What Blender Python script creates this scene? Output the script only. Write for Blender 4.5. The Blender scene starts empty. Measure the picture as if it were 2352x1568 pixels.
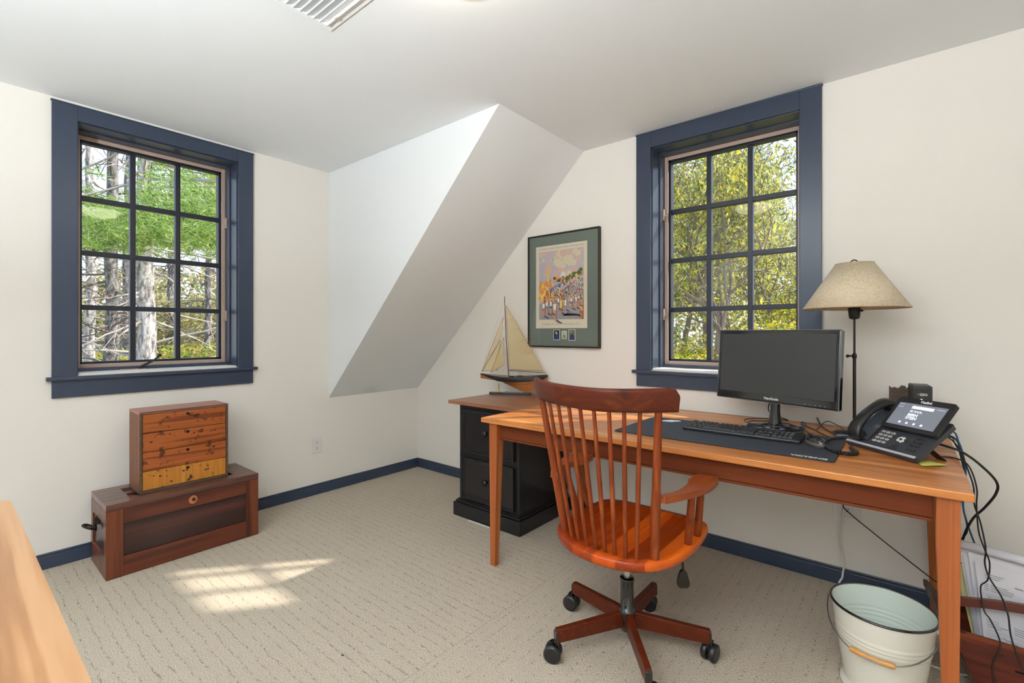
import bpy, math, random
from mathutils import Vector, Matrix
SC = bpy.context.scene
COL = SC.collection
PI = math.pi
# ------------------------------------------------------------------ camera, world, sun, exposure
FPX, HZ, CX = 1089.25, 763.35, 1176.0
YAW = math.radians(39.5163)
CAM = Vector((3.42, -2.796, 1.22))
FWD = Vector((-math.sin(YAW), math.cos(YAW), 0)); RGT = Vector((math.cos(YAW), math.sin(YAW), 0))
cd = bpy.data.cameras.new('camera'); cam = bpy.data.objects.new('camera', cd); COL.objects.link(cam)
cam.location = CAM; cam.rotation_euler = (PI/2, 0, YAW)
cd.sensor_width = 36; cd.lens = FPX*36/2352; cd.shift_y = -(784-HZ)/2352; cd.clip_start = .02; cd.clip_end = 200
SC.camera = cam
SC.view_settings.view_transform = 'Standard'; SC.view_settings.look = 'None'
SC.view_settings.gamma = 1; SC.view_settings.use_curve_mapping = False
SC.view_settings.exposure = -0.04
LAMP_POWER = 20.0      # emission of the ceiling light domes
FILL_POWER = 1400.0    # emission of the added fill uplight behind the camera
SKY_POWER = 1.7
SUN_POWER = 8.5
w = bpy.data.worlds.new('sky'); SC.world = w; w.use_nodes = True
nt = w.node_tree; bg = nt.nodes['Background']
tc = nt.nodes.new('ShaderNodeTexCoord'); sp = nt.nodes.new('ShaderNodeSeparateXYZ'); rp = nt.nodes.new('ShaderNodeValToRGB')
nt.links.new(tc.outputs['Generated'], sp.inputs[0]); nt.links.new(sp.outputs['Z'], rp.inputs[0])
rp.color_ramp.elements[0].position = 0.0; rp.color_ramp.elements[0].color = (.86, .92, 1, 1)
rp.color_ramp.elements[1].position = .7; rp.color_ramp.elements[1].color = (.42, .62, 1, 1)
nt.links.new(rp.outputs[0], bg.inputs[0]); bg.inputs[1].default_value = SKY_POWER
sl = bpy.data.lights.new('sun', 'SUN'); so = bpy.data.objects.new('sun', sl); COL.objects.link(so)
sl.energy = SUN_POWER; sl.angle = math.radians(1.2); sl.color = (1, .93, .82)
EL = math.radians(38); SD = Vector((-.64*math.cos(EL), -.768*math.cos(EL), -math.sin(EL)))
so.rotation_euler = SD.to_track_quat('-Z', 'Y').to_euler(); so.location = (8, 9, 9)

# ------------------------------------------------------------------ helpers
def ray(x, y): return FWD + RGT*((x-CX)/FPX) + Vector((0, 0, (HZ-y)/FPX))
def ong(x, y, g): return CAM + ray(x, y)*g
def onz(x, y, z):
    r = ray(x, y); return CAM + r*((z-CAM.z)/r.z)
def ony(x, y, Y):
    r = ray(x, y); return CAM + r*((Y-CAM.y)/r.y)

def mat(name, col, rough=.5, metal=0, coat=0, emit=0, bump=None, spec=.5, ecol=None):
    m = bpy.data.materials.new(name); m.use_nodes = True; n = m.node_tree; b = n.nodes['Principled BSDF']
    b.inputs['Base Color'].default_value = (*col, 1); b.inputs['Roughness'].default_value = rough
    b.inputs['Metallic'].default_value = metal; b.inputs['Coat Weight'].default_value = coat
    b.inputs['Coat Roughness'].default_value = .15; b.inputs['Specular IOR Level'].default_value = spec
    if emit:
        b.inputs['Emission Color'].default_value = (*(ecol or col), 1); b.inputs['Emission Strength'].default_value = emit
    if bump:
        t = n.nodes.new('ShaderNodeTexNoise'); t.inputs['Scale'].default_value = bump[0]; t.inputs['Detail'].default_value = 4
        c = n.nodes.new('ShaderNodeTexCoord'); n.links.new(c.outputs['Object'], t.inputs['Vector'])
        bp = n.nodes.new('ShaderNodeBump'); bp.inputs['Strength'].default_value = bump[1]; bp.inputs['Distance'].default_value = bump[2] if len(bump) > 2 else .01
        n.links.new(t.outputs['Fac'], bp.inputs['Height']); n.links.new(bp.outputs[0], b.inputs['Normal'])
    return m

def ramp(n, stops):
    r = n.nodes.new('ShaderNodeValToRGB'); e = r.color_ramp.elements
    while len(e) < len(stops): e.new(.5)
    for k, (p, c) in enumerate(stops): e[k].position = p; e[k].color = (*c, 1)
    return r

def wood(name, stops, axis=0, scale=1.0, rough=.4, coat=.2, planks=None, grain=1.0, spots=0, bumps=.15, vary=.25, spec=.35):
    """grain runs along axis (0 x, 1 y, 2 z); planks=(axis, width): board to board tone; spots: dark wear marks"""
    m = bpy.data.materials.new(name); m.use_nodes = True; n = m.node_tree; L = n.links; b = n.nodes['Principled BSDF']
    c = n.nodes.new('ShaderNodeTexCoord'); mp = n.nodes.new('ShaderNodeMapping'); L.new(c.outputs['Object'], mp.inputs[0])
    s = [26*scale]*3; s[axis] = 1.1*scale; mp.inputs['Scale'].default_value = s
    vec = mp.outputs[0]
    if planks:
        se = n.nodes.new('ShaderNodeSeparateXYZ'); L.new(c.outputs['Object'], se.inputs[0])
        d = n.nodes.new('ShaderNodeMath'); d.operation = 'DIVIDE'; d.inputs[1].default_value = planks[1]; L.new(se.outputs[planks[0]], d.inputs[0])
        f = n.nodes.new('ShaderNodeMath'); f.operation = 'FLOOR'; L.new(d.outputs[0], f.inputs[0])
        wn = n.nodes.new('ShaderNodeTexWhiteNoise'); wn.noise_dimensions = '1D'; L.new(f.outputs[0], wn.inputs['W'])
        va = n.nodes.new('ShaderNodeVectorMath'); va.operation = 'ADD'; L.new(vec, va.inputs[0])
        vs = n.nodes.new('ShaderNodeVectorMath'); vs.operation = 'SCALE'; vs.inputs[3].default_value = 20; L.new(wn.outputs['Color'], vs.inputs[0])
        L.new(vs.outputs[0], va.inputs[1]); vec = va.outputs[0]
    t = n.nodes.new('ShaderNodeTexNoise'); t.inputs['Scale'].default_value = 1; t.inputs['Detail'].default_value = 5; t.inputs['Distortion'].default_value = .35*grain
    L.new(vec, t.inputs['Vector'])
    wv = n.nodes.new('ShaderNodeMath'); wv.operation = 'MULTIPLY'; wv.inputs[1].default_value = 20*grain; L.new(t.outputs['Fac'], wv.inputs[0])
    sn = n.nodes.new('ShaderNodeMath'); sn.operation = 'SINE'; L.new(wv.outputs[0], sn.inputs[0])
    ma = n.nodes.new('ShaderNodeMath'); ma.operation = 'MULTIPLY_ADD'; ma.inputs[1].default_value = .15; L.new(sn.outputs[0], ma.inputs[0]); L.new(t.outputs['Fac'], ma.inputs[2])
    last = ma.outputs[0]
    if planks:
        m2 = n.nodes.new('ShaderNodeMath'); m2.operation = 'MULTIPLY_ADD'; m2.inputs[1].default_value = vary; L.new(wn.outputs['Value'], m2.inputs[0])
        s2 = n.nodes.new('ShaderNodeMath'); s2.operation = 'SUBTRACT'; s2.inputs[1].default_value = vary/2; L.new(last, s2.inputs[0]); L.new(s2.outputs[0], m2.inputs[2]); last = m2.outputs[0]
    r = ramp(n, stops); L.new(last, r.inputs[0]); colout = r.outputs[0]
    if spots:
        v = n.nodes.new('ShaderNodeTexNoise'); v.inputs['Scale'].default_value = 22; v.inputs['Detail'].default_value = 2; L.new(c.outputs['Object'], v.inputs['Vector'])
        r2 = ramp(n, [(.62, (1, 1, 1)), (.70, (1-spots,)*3)]); L.new(v.outputs['Fac'], r2.inputs[0])
        mx = n.nodes.new('ShaderNodeMix'); mx.data_type = 'RGBA'; mx.blend_type = 'MULTIPLY'; mx.inputs[0].default_value = 1
        L.new(colout, mx.inputs[6]); L.new(r2.outputs[0], mx.inputs[7]); colout = mx.outputs[2]
    L.new(colout, b.inputs['Base Color'])
    b.inputs['Roughness'].default_value = rough; b.inputs['Coat Weight'].default_value = coat; b.inputs['Coat Roughness'].default_value = .25; b.inputs['Specular IOR Level'].default_value = spec
    bp = n.nodes.new('ShaderNodeBump'); bp.inputs['Strength'].default_value = bumps; bp.inputs['Distance'].default_value = .002
    L.new(last, bp.inputs['Height']); L.new(bp.outputs[0], b.inputs['Normal'])
    return m

def tag(o, label=None, cat=None, group=None, kind=None):
    if label: o['label'] = label
    if cat: o['category'] = cat
    if group: o['group'] = group
    if kind: o['kind'] = kind
    return o

def thing(name, label, cat, loc=(0, 0, 0), rz=0, group=None, rot=None, kind=None):
    o = bpy.data.objects.new(name, None); COL.objects.link(o); o.empty_display_size = .05
    o.location = loc; o.rotation_euler = rot or (0, 0, rz)
    tag(o, label, cat, group, kind); return o

def root_matrix(o):
    while o.parent: o = o.parent
    return Matrix.LocRotScale(o.location, o.rotation_euler, None)

class MB:
    """collects shapes; build() links them as ONE mesh object"""
    def __init__(s, M=None): s.v = []; s.f = []; s.sm = []; s.mi = []; s.M = M; s.cur = 0
    def add(s, vs, fs, smooth=False):
        k = len(s.v)
        for p in vs:
            p = Vector(p)
            if s.M: p = s.M @ p
            s.v.append(p)
        for f in fs: s.f.append([k+i for i in f]); s.sm.append(smooth); s.mi.append(s.cur)
        return s
    def box(s, a, b):
        x0, y0, z0 = [min(p, q) for p, q in zip(a, b)]; x1, y1, z1 = [max(p, q) for p, q in zip(a, b)]
        return s.add([(x0, y0, z0), (x1, y0, z0), (x1, y1, z0), (x0, y1, z0), (x0, y0, z1), (x1, y0, z1), (x1, y1, z1), (x0, y1, z1)],
                     [(0, 3, 2, 1), (4, 5, 6, 7), (0, 1, 5, 4), (1, 2, 6, 5), (2, 3, 7, 6), (3, 0, 4, 7)])
    def hexa(s, bot, top): # two quads of 4 points
        return s.add(list(bot)+list(top), [(0, 3, 2, 1), (4, 5, 6, 7), (0, 1, 5, 4), (1, 2, 6, 5), (2, 3, 7, 6), (3, 0, 4, 7)])
    def tube(s, pts, r, n=8, caps=True, smooth=True):
        pts = [Vector(p) for p in pts]; m = len(pts); rs = r if isinstance(r, (list, tuple)) else [r]*m
        vs = []; up = None
        for i, p in enumerate(pts):
            d = (pts[min(i+1, m-1)] - pts[max(i-1, 0)])
            if d.length < 1e-9: d = Vector((0, 0, 1))
            d.normalize()
            if up is None:
                up = Vector((0, 0, 1)) if abs(d.z) < .9 else Vector((1, 0, 0))
            a = up - d*up.dot(d)
            if a.length < 1e-5: a = d.orthogonal()
            a.normalize(); up = a; b = d.cross(a)
            for k in range(n):
                t = 2*PI*k/n; vs.append(p + (a*math.cos(t) + b*math.sin(t))*rs[i])
        fs = [(i*n+k, i*n+(k+1) % n, (i+1)*n+(k+1) % n, (i+1)*n+k) for i in range(m-1) for k in range(n)]
        s.add(vs, fs, smooth)
        if caps:
            s.add([vs[k] for k in range(n)][::-1], [tuple(range(n))]); s.add(vs[-n:], [tuple(range(n))])
        return s
    def cyl(s, a, b, r, r2=None, n=24): return s.tube([a, b], [r, r if r2 is None else r2], n)
    def lathe(s, prof, c=(0, 0, 0), n=32, sx=1, sy=1, smooth=True): # prof (r,z)
        vs = []; c = Vector(c)
        for r, z in prof:
            for k in range(n):
                t = 2*PI*k/n; vs.append(c + Vector((r*sx*math.cos(t), r*sy*math.sin(t), z)))
        fs = [(i*n+k, i*n+(k+1) % n, (i+1)*n+(k+1) % n, (i+1)*n+k) for i in range(len(prof)-1) for k in range(n)]
        return s.add(vs, fs, smooth)
    def prism(s, poly, h0, h1, f=lambda u, v, h: (u, v, h), smooth=False):
        n = len(poly); vs = [f(u, v, h0) for u, v in poly] + [f(u, v, h1) for u, v in poly]
        s.add(vs, [tuple(range(n))[::-1], tuple(range(n, 2*n))])
        return s.add(vs, [(k, (k+1) % n, n+(k+1) % n, n+k) for k in range(n)], smooth)
    def quad(s, a, b, c, d): return s.add([a, b, c, d], [(0, 1, 2, 3)])
    def disc(s, c, nrm, r, n=20, ry=None):
        c = Vector(c); nrm = Vector(nrm).normalized(); a = nrm.orthogonal().normalized() if abs(nrm.z) > .9 else Vector((0, 0, 1)); a = (a-nrm*a.dot(nrm)).normalized(); b = nrm.cross(a)
        return s.add([c + a*r*math.cos(2*PI*k/n) + b*(ry or r)*math.sin(2*PI*k/n) for k in range(n)], [tuple(range(n))])
    def sphere(s, c, r, n=16, m=10, sc=(1, 1, 1)):
        prof = [(max(1e-4, math.sin(PI*i/m))*r, -math.cos(PI*i/m)*r) for i in range(m+1)]
        c = Vector(c); vs = []
        for rr, z in prof:
            for k in range(n):
                t = 2*PI*k/n; vs.append(c + Vector((rr*sc[0]*math.cos(t), rr*sc[1]*math.sin(t), z*sc[2])))
        return s.add(vs, [(i*n+k, i*n+(k+1) % n, (i+1)*n+(k+1) % n, (i+1)*n+k) for i in range(m) for k in range(n)], True)
    def build(s, name, mats, parent=None, world=False, bevel=0, seg=2, label=None, kind=None, solid=0, cat=None, group=None, recalc=False):
        vs = s.v
        if parent is not None and world:
            inv = root_matrix(parent).inverted(); vs = [inv @ p for p in vs]
        org = Vector((0, 0, 0))
        if parent is None:   # a top-level mesh gets its origin at its base
            lo = [min(p[i] for p in vs) for i in range(3)]; hi = [max(p[i] for p in vs) for i in range(3)]
            org = Vector(((lo[0]+hi[0])/2, (lo[1]+hi[1])/2, lo[2])); vs = [p-org for p in vs]
        me = bpy.data.meshes.new(name); me.from_pydata([tuple(p) for p in vs], [], s.f)
        if not isinstance(mats, (list, tuple)): mats = [mats]
        for m in mats: me.materials.append(m)
        me.polygons.foreach_set('use_smooth', s.sm); me.polygons.foreach_set('material_index', s.mi)
        me.update()
        o = bpy.data.objects.new(name, me); COL.objects.link(o); o.location = org
        if parent is not None: o.parent = parent
        if solid:
            md = o.modifiers.new('solid', 'SOLIDIFY'); md.thickness = solid; md.offset = 0
        if bevel:
            md = o.modifiers.new('bevel', 'BEVEL'); md.width = bevel; md.segments = seg; md.limit_method = 'ANGLE'; md.angle_limit = math.radians(40)
        return tag(o, label, cat, group, kind)

def text(name, body, size, M, material, parent, align='CENTER', ext=.0002, bold=0, sx=1.0, world=True):
    c = bpy.data.curves.new(name, 'FONT'); c.body = body; c.size = size; c.extrude = ext; c.align_x = align; c.align_y = 'CENTER'; c.offset = bold
    c.resolution_u = 3
    c.materials.append(material); o = bpy.data.objects.new(name, c); COL.objects.link(o)
    M = M @ Matrix.Diagonal((sx, 1, 1, 1))
    if parent is not None:
        o.parent = parent
        if world: M = root_matrix(parent).inverted() @ M
    me = bpy.data.meshes.new_from_object(o); bpy.data.objects.remove(o); bpy.data.curves.remove(c)
    o = bpy.data.objects.new(name, me); COL.objects.link(o)
    if parent is not None: o.parent = parent
    o.matrix_local = M
    return o

def frame(o, ex, ey):
    ex = Vector(ex).normalized(); ey = Vector(ey); ey = (ey-ex*ey.dot(ex)).normalized(); ez = ex.cross(ey)
    M = Matrix((ex, ey, ez)).transposed().to_4x4(); M.translation = Vector(o); return M

def copy_tree(o, parent=None):
    c = o.copy(); COL.objects.link(c)
    if parent is not None: c.parent = parent
    for ch in [x for x in bpy.data.objects if x.parent == o]: copy_tree(ch, c)
    return c

def spline(pts, n=8):
    P = [Vector(p) for p in pts]; P = [P[0]*2-P[1]] + P + [P[-1]*2-P[-2]]; out = []
    for i in range(1, len(P)-2):
        for k in range(n):
            t = k/n; a, b, c, d = P[i-1:i+3]
            out.append(.5*((2*b) + (c-a)*t + (2*a-5*b+4*c-d)*t*t + (3*b-a-3*c+d)*t**3))
    out.append(P[-2]); return out

# ------------------------------------------------------------------ materials
M = {}
M['wall'] = mat('cream_wall_paint', (.80, .755, .69), .75, bump=(220, .04, .002))
M['ceil'] = mat('ceiling_paint', (.82, .83, .83), .8, bump=(200, .03, .002))
M['navy'] = mat('navy_trim_paint', (.034, .048, .080), .3, bump=(60, .03, .002))
M['tan'] = mat('tan_screen_frame', (.45, .33, .27), .45)
M['sash'] = mat('dark_sash', (.008, .012, .024), .4)
M['white'] = mat('white_plastic', (.72, .70, .66), .4)
M['enamel'] = mat('cream_enamel', (.78, .75, .66), .25, coat=.4)
M['enamel_in'] = mat('pale_enamel_inside', (.70, .76, .68), .25, coat=.4)
M['black'] = mat('black_plastic', (.012, .012, .013), .4)
M['gloss'] = mat('black_gloss', (.006, .006, .007), .08, coat=.6)
M['screen'] = mat('dark_screen', (.035, .036, .035), .42)
M['key'] = mat('keycap_black', (.034, .034, .038), .20)
M['cord'] = mat('black_cord', (.010, .010, .010), .5)
M['chrome'] = mat('chrome', (.6, .6, .6), .2, metal=1)
M['iron'] = mat('rusty_iron', (.035, .022, .018), .6, metal=.6)
M['brass'] = mat('brass', (.6, .4, .12), .3, metal=1)
M['bronze'] = mat('dark_bronze', (.022, .018, .015), .4, metal=.4)
M['dark'] = mat('dark_hole', (.004, .003, .003), .9)
M['print'] = mat('white_print', (.8, .8, .8), .5)
M['greyprint'] = mat('grey_print', (.25, .25, .25), .6)
M['paper'] = mat('white_paper', (.72, .70, .74), .7)
M['ink'] = mat('ink', (.02, .02, .025), .7)
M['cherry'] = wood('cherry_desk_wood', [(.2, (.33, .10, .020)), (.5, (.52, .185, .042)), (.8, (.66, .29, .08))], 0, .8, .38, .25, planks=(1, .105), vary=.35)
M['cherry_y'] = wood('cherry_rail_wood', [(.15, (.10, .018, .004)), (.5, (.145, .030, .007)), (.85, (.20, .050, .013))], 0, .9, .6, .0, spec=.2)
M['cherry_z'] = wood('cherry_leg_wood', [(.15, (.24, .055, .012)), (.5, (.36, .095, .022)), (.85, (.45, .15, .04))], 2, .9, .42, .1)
M['chair'] = wood('cherry_chair_wood', [(.2, (.13, .022, .005)), (.5, (.22, .040, .008)), (.85, (.32, .075, .016))], 2, .8, .40, .05, spec=.3)
M['seat'] = wood('cherry_seat_wood', [(.1, (.20, .020, .001)), (.5, (.46, .062, .003)), (.9, (.64, .12, .008))], 1, .6, .34, .05, planks=(0, .085), vary=.7)
M['crest'] = wood('cherry_crest_wood', [(.2, (.055, .008, .002)), (.5, (.092, .014, .0035)), (.85, (.15, .030, .008))], 0, .8, .40, .03, spec=.25)
M['oldwood'] = wood('old_pine_drawers', [(.15, (.10, .020, .005)), (.5, (.27, .062, .010)), (.85, (.36, .10, .018))], 1, 1.0, .5, .15, spots=.75, grain=1.3)
M['oldyellow'] = wood('old_pine_yellow', [(.15, (.28, .09, .010)), (.5, (.44, .17, .020)), (.85, (.54, .24, .035))], 2, 1.2, .5, .15, spots=.9)
M['oldside'] = wood('old_pine_side', [(.15, (.09, .028, .010)), (.5, (.18, .055, .018)), (.85, (.25, .09, .03))], 2, 1.0, .55, .1, spots=.4)
M['oldtop'] = wood('old_pine_top', [(.2, (.36, .13, .085)), (.8, (.46, .19, .13))], 1, 1.0, .4, .3)
M['edge'] = wood('worn_dark_edge', [(.3, (.05, .028, .018)), (.6, (.11, .07, .045)), (.8, (.2, .15, .1))], 1, 3, .6, 0)
M['trunk'] = wood('mahogany_trunk', [(.15, (.030, .006, .004)), (.5, (.070, .014, .007)), (.85, (.14, .032, .012))], 1, .7, .38, .3, grain=.7)
M['trunk_z'] = wood('mahogany_trunk_stile', [(.15, (.040, .009, .005)), (.5, (.095, .020, .008)), (.85, (.17, .042, .013))], 2, .7, .38, .3, grain=.7)
M['trunk_panel'] = wood('mahogany_trunk_panel', [(.15, (.016, .005, .005)), (.5, (.038, .010, .008)), (.85, (.08, .021, .014))], 1, .5, .36, .35, grain=.5)
M['trunk_top'] = wood('mahogany_trunk_lid', [(.15, (.04, .014, .010)), (.5, (.085, .030, .020)), (.85, (.14, .055, .035))], 1, .7, .3, .4, grain=.7)
M['oak'] = wood('oak_foreground', [(.2, (.18, .075, .026)), (.5, (.28, .135, .052)), (.8, (.35, .19, .09))], 0, .9, .38, .3, grain=1.2)
M['cabtop'] = wood('cabinet_top_wood', [(.15, (.22, .085, .04)), (.5, (.32, .13, .065)), (.85, (.40, .18, .09))], 0, .8, .35, .3)
M['cab'] = mat('black_cabinet_paint', (.012, .011, .012), .32, bump=(90, .06, .002))
M['knob'] = mat('worn_black_knob', (.02, .018, .016), .25, metal=.3)
M['crate'] = wood('red_crate_wood', [(.2, (.025, .005, .003)), (.5, (.10, .013, .005)), (.8, (.18, .035, .010))], 0, .8, .5, .2, spots=.8)
M['crate_dark'] = wood('crate_dark_wood', [(.2, (.018, .010, .008)), (.8, (.075, .045, .03))], 2, 2, .6, 0)
M['hull_black'] = mat('hull_black', (.012, .012, .014), .25, coat=.5)
M['hull_wood'] = wood('hull_wood', [(.2, (.18, .055, .015)), (.5, (.42, .16, .045)), (.8, (.52, .22, .07))], 0, 2, .25, .6)
M['mast'] = mat('mast_wood', (.09, .03, .02), .4)

def carpet():
    m = bpy.data.materials.new('beige_carpet'); m.use_nodes = True; n = m.node_tree; L = n.links; b = n.nodes['Principled BSDF']
    c = n.nodes.new('ShaderNodeTexCoord')
    def noise(scale, mp=None, det=2):
        t = n.nodes.new('ShaderNodeTexNoise'); t.inputs['Scale'].default_value = scale; t.inputs['Detail'].default_value = det
        if mp:
            q = n.nodes.new('ShaderNodeMapping'); q.inputs['Scale'].default_value = mp; L.new(c.outputs['Object'], q.inputs[0]); L.new(q.outputs[0], t.inputs['Vector'])
        else: L.new(c.outputs['Object'], t.inputs['Vector'])
        return t
    def math_(op, a, v=None, bb=None):
        k = n.nodes.new('ShaderNodeMath'); k.operation = op
        if isinstance(a, (int, float)): k.inputs[0].default_value = a
        else: L.new(a, k.inputs[0])
        if v is not None:
            if isinstance(v, (int, float)): k.inputs[1].default_value = v
            else: L.new(v, k.inputs[1])
        return k.outputs[0]
    se = n.nodes.new('ShaderNodeSeparateXYZ'); L.new(c.outputs['Object'], se.inputs[0])
    wob = noise(9)
    side = math_('GREATER_THAN', se.outputs[0], -.58)      # the strip right of the seam has a finer dotted weave
    ysel = math_('ADD', math_('MULTIPLY', se.outputs[1], math_('SUBTRACT', 1, side)), math_('MULTIPLY', se.outputs[0], side))
    yy = math_('ADD', ysel, math_('MULTIPLY', wob.outputs['Fac'], math_('SUBTRACT', .03, math_('MULTIPLY', side, .025))))
    fr = math_('FRACT', math_('DIVIDE', yy, .044))
    row = math_('SUBTRACT', 1, math_('MULTIPLY', math_('ABSOLUTE', math_('SUBTRACT', fr, .5)), 7))
    row = math_('MAXIMUM', row, 0)
    dash = noise(1, (60, 160, 1), 1)
    dm = math_('MULTIPLY', row, math_('MULTIPLY', math_('MAXIMUM', math_('SUBTRACT', dash.outputs['Fac'], .47), 0), 7))
    dot = noise(1, (95, 95, 1), 1)
    dd = math_('MULTIPLY', row, math_('MULTIPLY', math_('MAXIMUM', math_('SUBTRACT', dot.outputs['Fac'], .56), 0), 12))
    dm = math_('ADD', math_('MULTIPLY', dm, math_('SUBTRACT', 1, side)), math_('MULTIPLY', dd, side))
    seam = math_('LESS_THAN', math_('ABSOLUTE', math_('ADD', se.outputs[0], .58)), .004)
    dm = math_('ADD', dm, math_('MULTIPLY', seam, .35))
    dm = math_('MINIMUM', dm, 1)
    fine = noise(230, None, 2); big = noise(1.5, None, 2); loop = n.nodes.new('ShaderNodeTexVoronoi'); loop.inputs['Scale'].default_value = 150; L.new(c.outputs['Object'], loop.inputs['Vector'])
    r = ramp(n, [(.25, (.36, .30, .225)), (.5, (.50, .43, .34)), (.75, (.60, .53, .43))])
    L.new(fine.outputs['Fac'], r.inputs[0])
    mx = n.nodes.new('ShaderNodeMix'); mx.data_type = 'RGBA'; mx.inputs[7].default_value = (.22, .18, .13, 1)
    L.new(math_('MULTIPLY', dm, .55), mx.inputs[0]); L.new(r.outputs[0], mx.inputs[6])
    L.new(mx.outputs[2], b.inputs['Base Color']); b.inputs['Roughness'].default_value = .95; b.inputs['Specular IOR Level'].default_value = .1
    h = math_('ADD', math_('MULTIPLY', loop.outputs['Distance'], .7), math_('ADD', fine.outputs['Fac'], math_('MULTIPLY', dm, -.8)))
    bp = n.nodes.new('ShaderNodeBump'); bp.inputs['Strength'].default_value = .55; bp.inputs['Distance'].default_value = .006
    L.new(h, bp.inputs['Height']); L.new(bp.outputs[0], b.inputs['Normal'])
    return m
M['carpet'] = carpet()

def glass():
    m = bpy.data.materials.new('window_glass'); m.use_nodes = True; n = m.node_tree; n.nodes.clear()
    o = n.nodes.new('ShaderNodeOutputMaterial'); mx = n.nodes.new('ShaderNodeMixShader'); t = n.nodes.new('ShaderNodeBsdfTransparent'); g = n.nodes.new('ShaderNodeBsdfGlossy')
    g.inputs['Roughness'].default_value = .02; t.inputs[0].default_value = (.97, .98, .97, 1)
    f = n.nodes.new('ShaderNodeLayerWeight'); f.inputs[0].default_value = .5
    pw = n.nodes.new('ShaderNodeMath'); pw.operation = 'POWER'; pw.inputs[1].default_value = 4; n.links.new(f.outputs['Facing'], pw.inputs[0])
    ad = n.nodes.new('ShaderNodeMath'); ad.operation = 'MULTIPLY_ADD'; ad.inputs[1].default_value = .5; ad.inputs[2].default_value = .009; n.links.new(pw.outputs[0], ad.inputs[0])
    n.links.new(ad.outputs[0], mx.inputs[0]); n.links.new(t.outputs[0], mx.inputs[1]); n.links.new(g.outputs[0], mx.inputs[2]); n.links.new(mx.outputs[0], o.inputs[0])
    return m
M['glass'] = glass()

def leafmat(name, cols, trans=.5):
    m = bpy.data.materials.new(name); m.use_nodes = True; n = m.node_tree; n.nodes.clear(); L = n.links
    o = n.nodes.new('ShaderNodeOutputMaterial'); mx = n.nodes.new('ShaderNodeMixShader'); d = n.nodes.new('ShaderNodeBsdfDiffuse'); t = n.nodes.new('ShaderNodeBsdfTranslucent')
    g = n.nodes.new('ShaderNodeNewGeometry'); k = len(cols)
    r = ramp(n, [(i/(k-1) if k > 1 else 0, c) for i, c in enumerate(cols)]); L.new(g.outputs['Random Per Island'], r.inputs[0])
    L.new(r.outputs[0], d.inputs[0]); L.new(r.outputs[0], t.inputs[0]); mx.inputs[0].default_value = trans
    L.new(d.outputs[0], mx.inputs[1]); L.new(t.outputs[0], mx.inputs[2]); L.new(mx.outputs[0], o.inputs[0])
    return m
M['leaf_yg'] = leafmat('yellow_green_leaves', [(.14, .20, .05), (.78, .68, .10), (.30, .38, .14), (.88, .78, .24), (.07, .12, .04), (.50, .54, .24), (.12, .16, .08), (.80, .62, .08), (.36, .44, .12)])
M['leaf_low'] = leafmat('low_yellow_leaves', [(.20, .32, .03), (.85, .72, .03), (.08, .14, .02), (.50, .60, .08), (.9, .55, .05), (.14, .22, .04), (.7, .7, .1)])
M['leaf_far'] = leafmat('far_leaves', [(.14, .20, .10), (.45, .50, .22), (.60, .52, .18), (.08, .12, .08), (.7, .45, .2), (.25, .30, .16)])
M['needle'] = leafmat('pine_needles', [(.14, .28, .05), (.62, .78, .22), (.30, .48, .10), (.85, .90, .40), (.07, .15, .04), (.46, .64, .16)], .4)
M['under'] = leafmat('undergrowth_leaves', [(.10, .20, .03), (.45, .55, .10), (.68, .62, .15), (.05, .10, .03), (.6, .4, .15), (.20, .32, .06)])
def barkmat(name, stops):
    m = bpy.data.materials.new(name); m.use_nodes = True; n = m.node_tree; L = n.links; b = n.nodes['Principled BSDF']
    c = n.nodes.new('ShaderNodeTexCoord'); mp = n.nodes.new('ShaderNodeMapping'); mp.inputs['Scale'].default_value = (1, 1, .35); L.new(c.outputs['Object'], mp.inputs[0])
    t = n.nodes.new('ShaderNodeTexNoise'); t.inputs['Scale'].default_value = 22; t.inputs['Detail'].default_value = 6; t.inputs['Roughness'].default_value = .7; L.new(mp.outputs[0], t.inputs['Vector'])
    r = ramp(n, stops); L.new(t.outputs['Fac'], r.inputs[0]); L.new(r.outputs[0], b.inputs['Base Color']); b.inputs['Roughness'].default_value = .95
    bp = n.nodes.new('ShaderNodeBump'); bp.inputs['Strength'].default_value = 1; bp.inputs['Distance'].default_value = .03; L.new(t.outputs['Fac'], bp.inputs['Height']); L.new(bp.outputs[0], b.inputs['Normal'])
    return m
M['bark'] = barkmat('pine_bark', [(.36, (.05, .045, .045)), (.50, (.19, .17, .17)), (.62, (.42, .40, .38))])
M['bark_pale'] = barkmat('pale_bark', [(.36, (.12, .10, .10)), (.48, (.40, .36, .35)), (.60, (.72, .69, .68))])
M['twig'] = mat('twig_bark', (.20, .16, .14), .9)
M['twig_pale'] = mat('dead_twig', (.46, .40, .37), .9)

# ------------------------------------------------------------------ the room shell
ZC = 2.451; T = .26
XR, YB = 5.3, -4.7
def struct(mb, name, m, **k): return mb.build(name, m, kind='structure', **k)
W1o = (-2.318, -1.524, 1.0, 2.35); W2o = (2.228, 3.016, 1.0, 2.352); W3o = (1.2, 3.2, .9, 2.2)
def wall_with_hole(name, f, u0, u1, hole, out):
    a, b, c, d = hole; mb = MB()
    def bx(p, q, r, s): mb.prism([(p, r), (q, r), (q, s), (p, s)], 0, 1, lambda u, z, h: f(u, h*out, z))
    bx(u0, a, -.02, ZC+.1); bx(b, u1, -.02, ZC+.1); bx(a, b, -.02, c); bx(a, b, d, ZC+.1)
    return struct(mb, name, M['wall'])
wall_with_hole('wall_left', lambda u, d, z: (-d, u, z), YB, 0, W1o, T)
wall_with_hole('wall_right', lambda u, d, z: (u, d, z), -T, XR, W2o, T)
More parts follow.
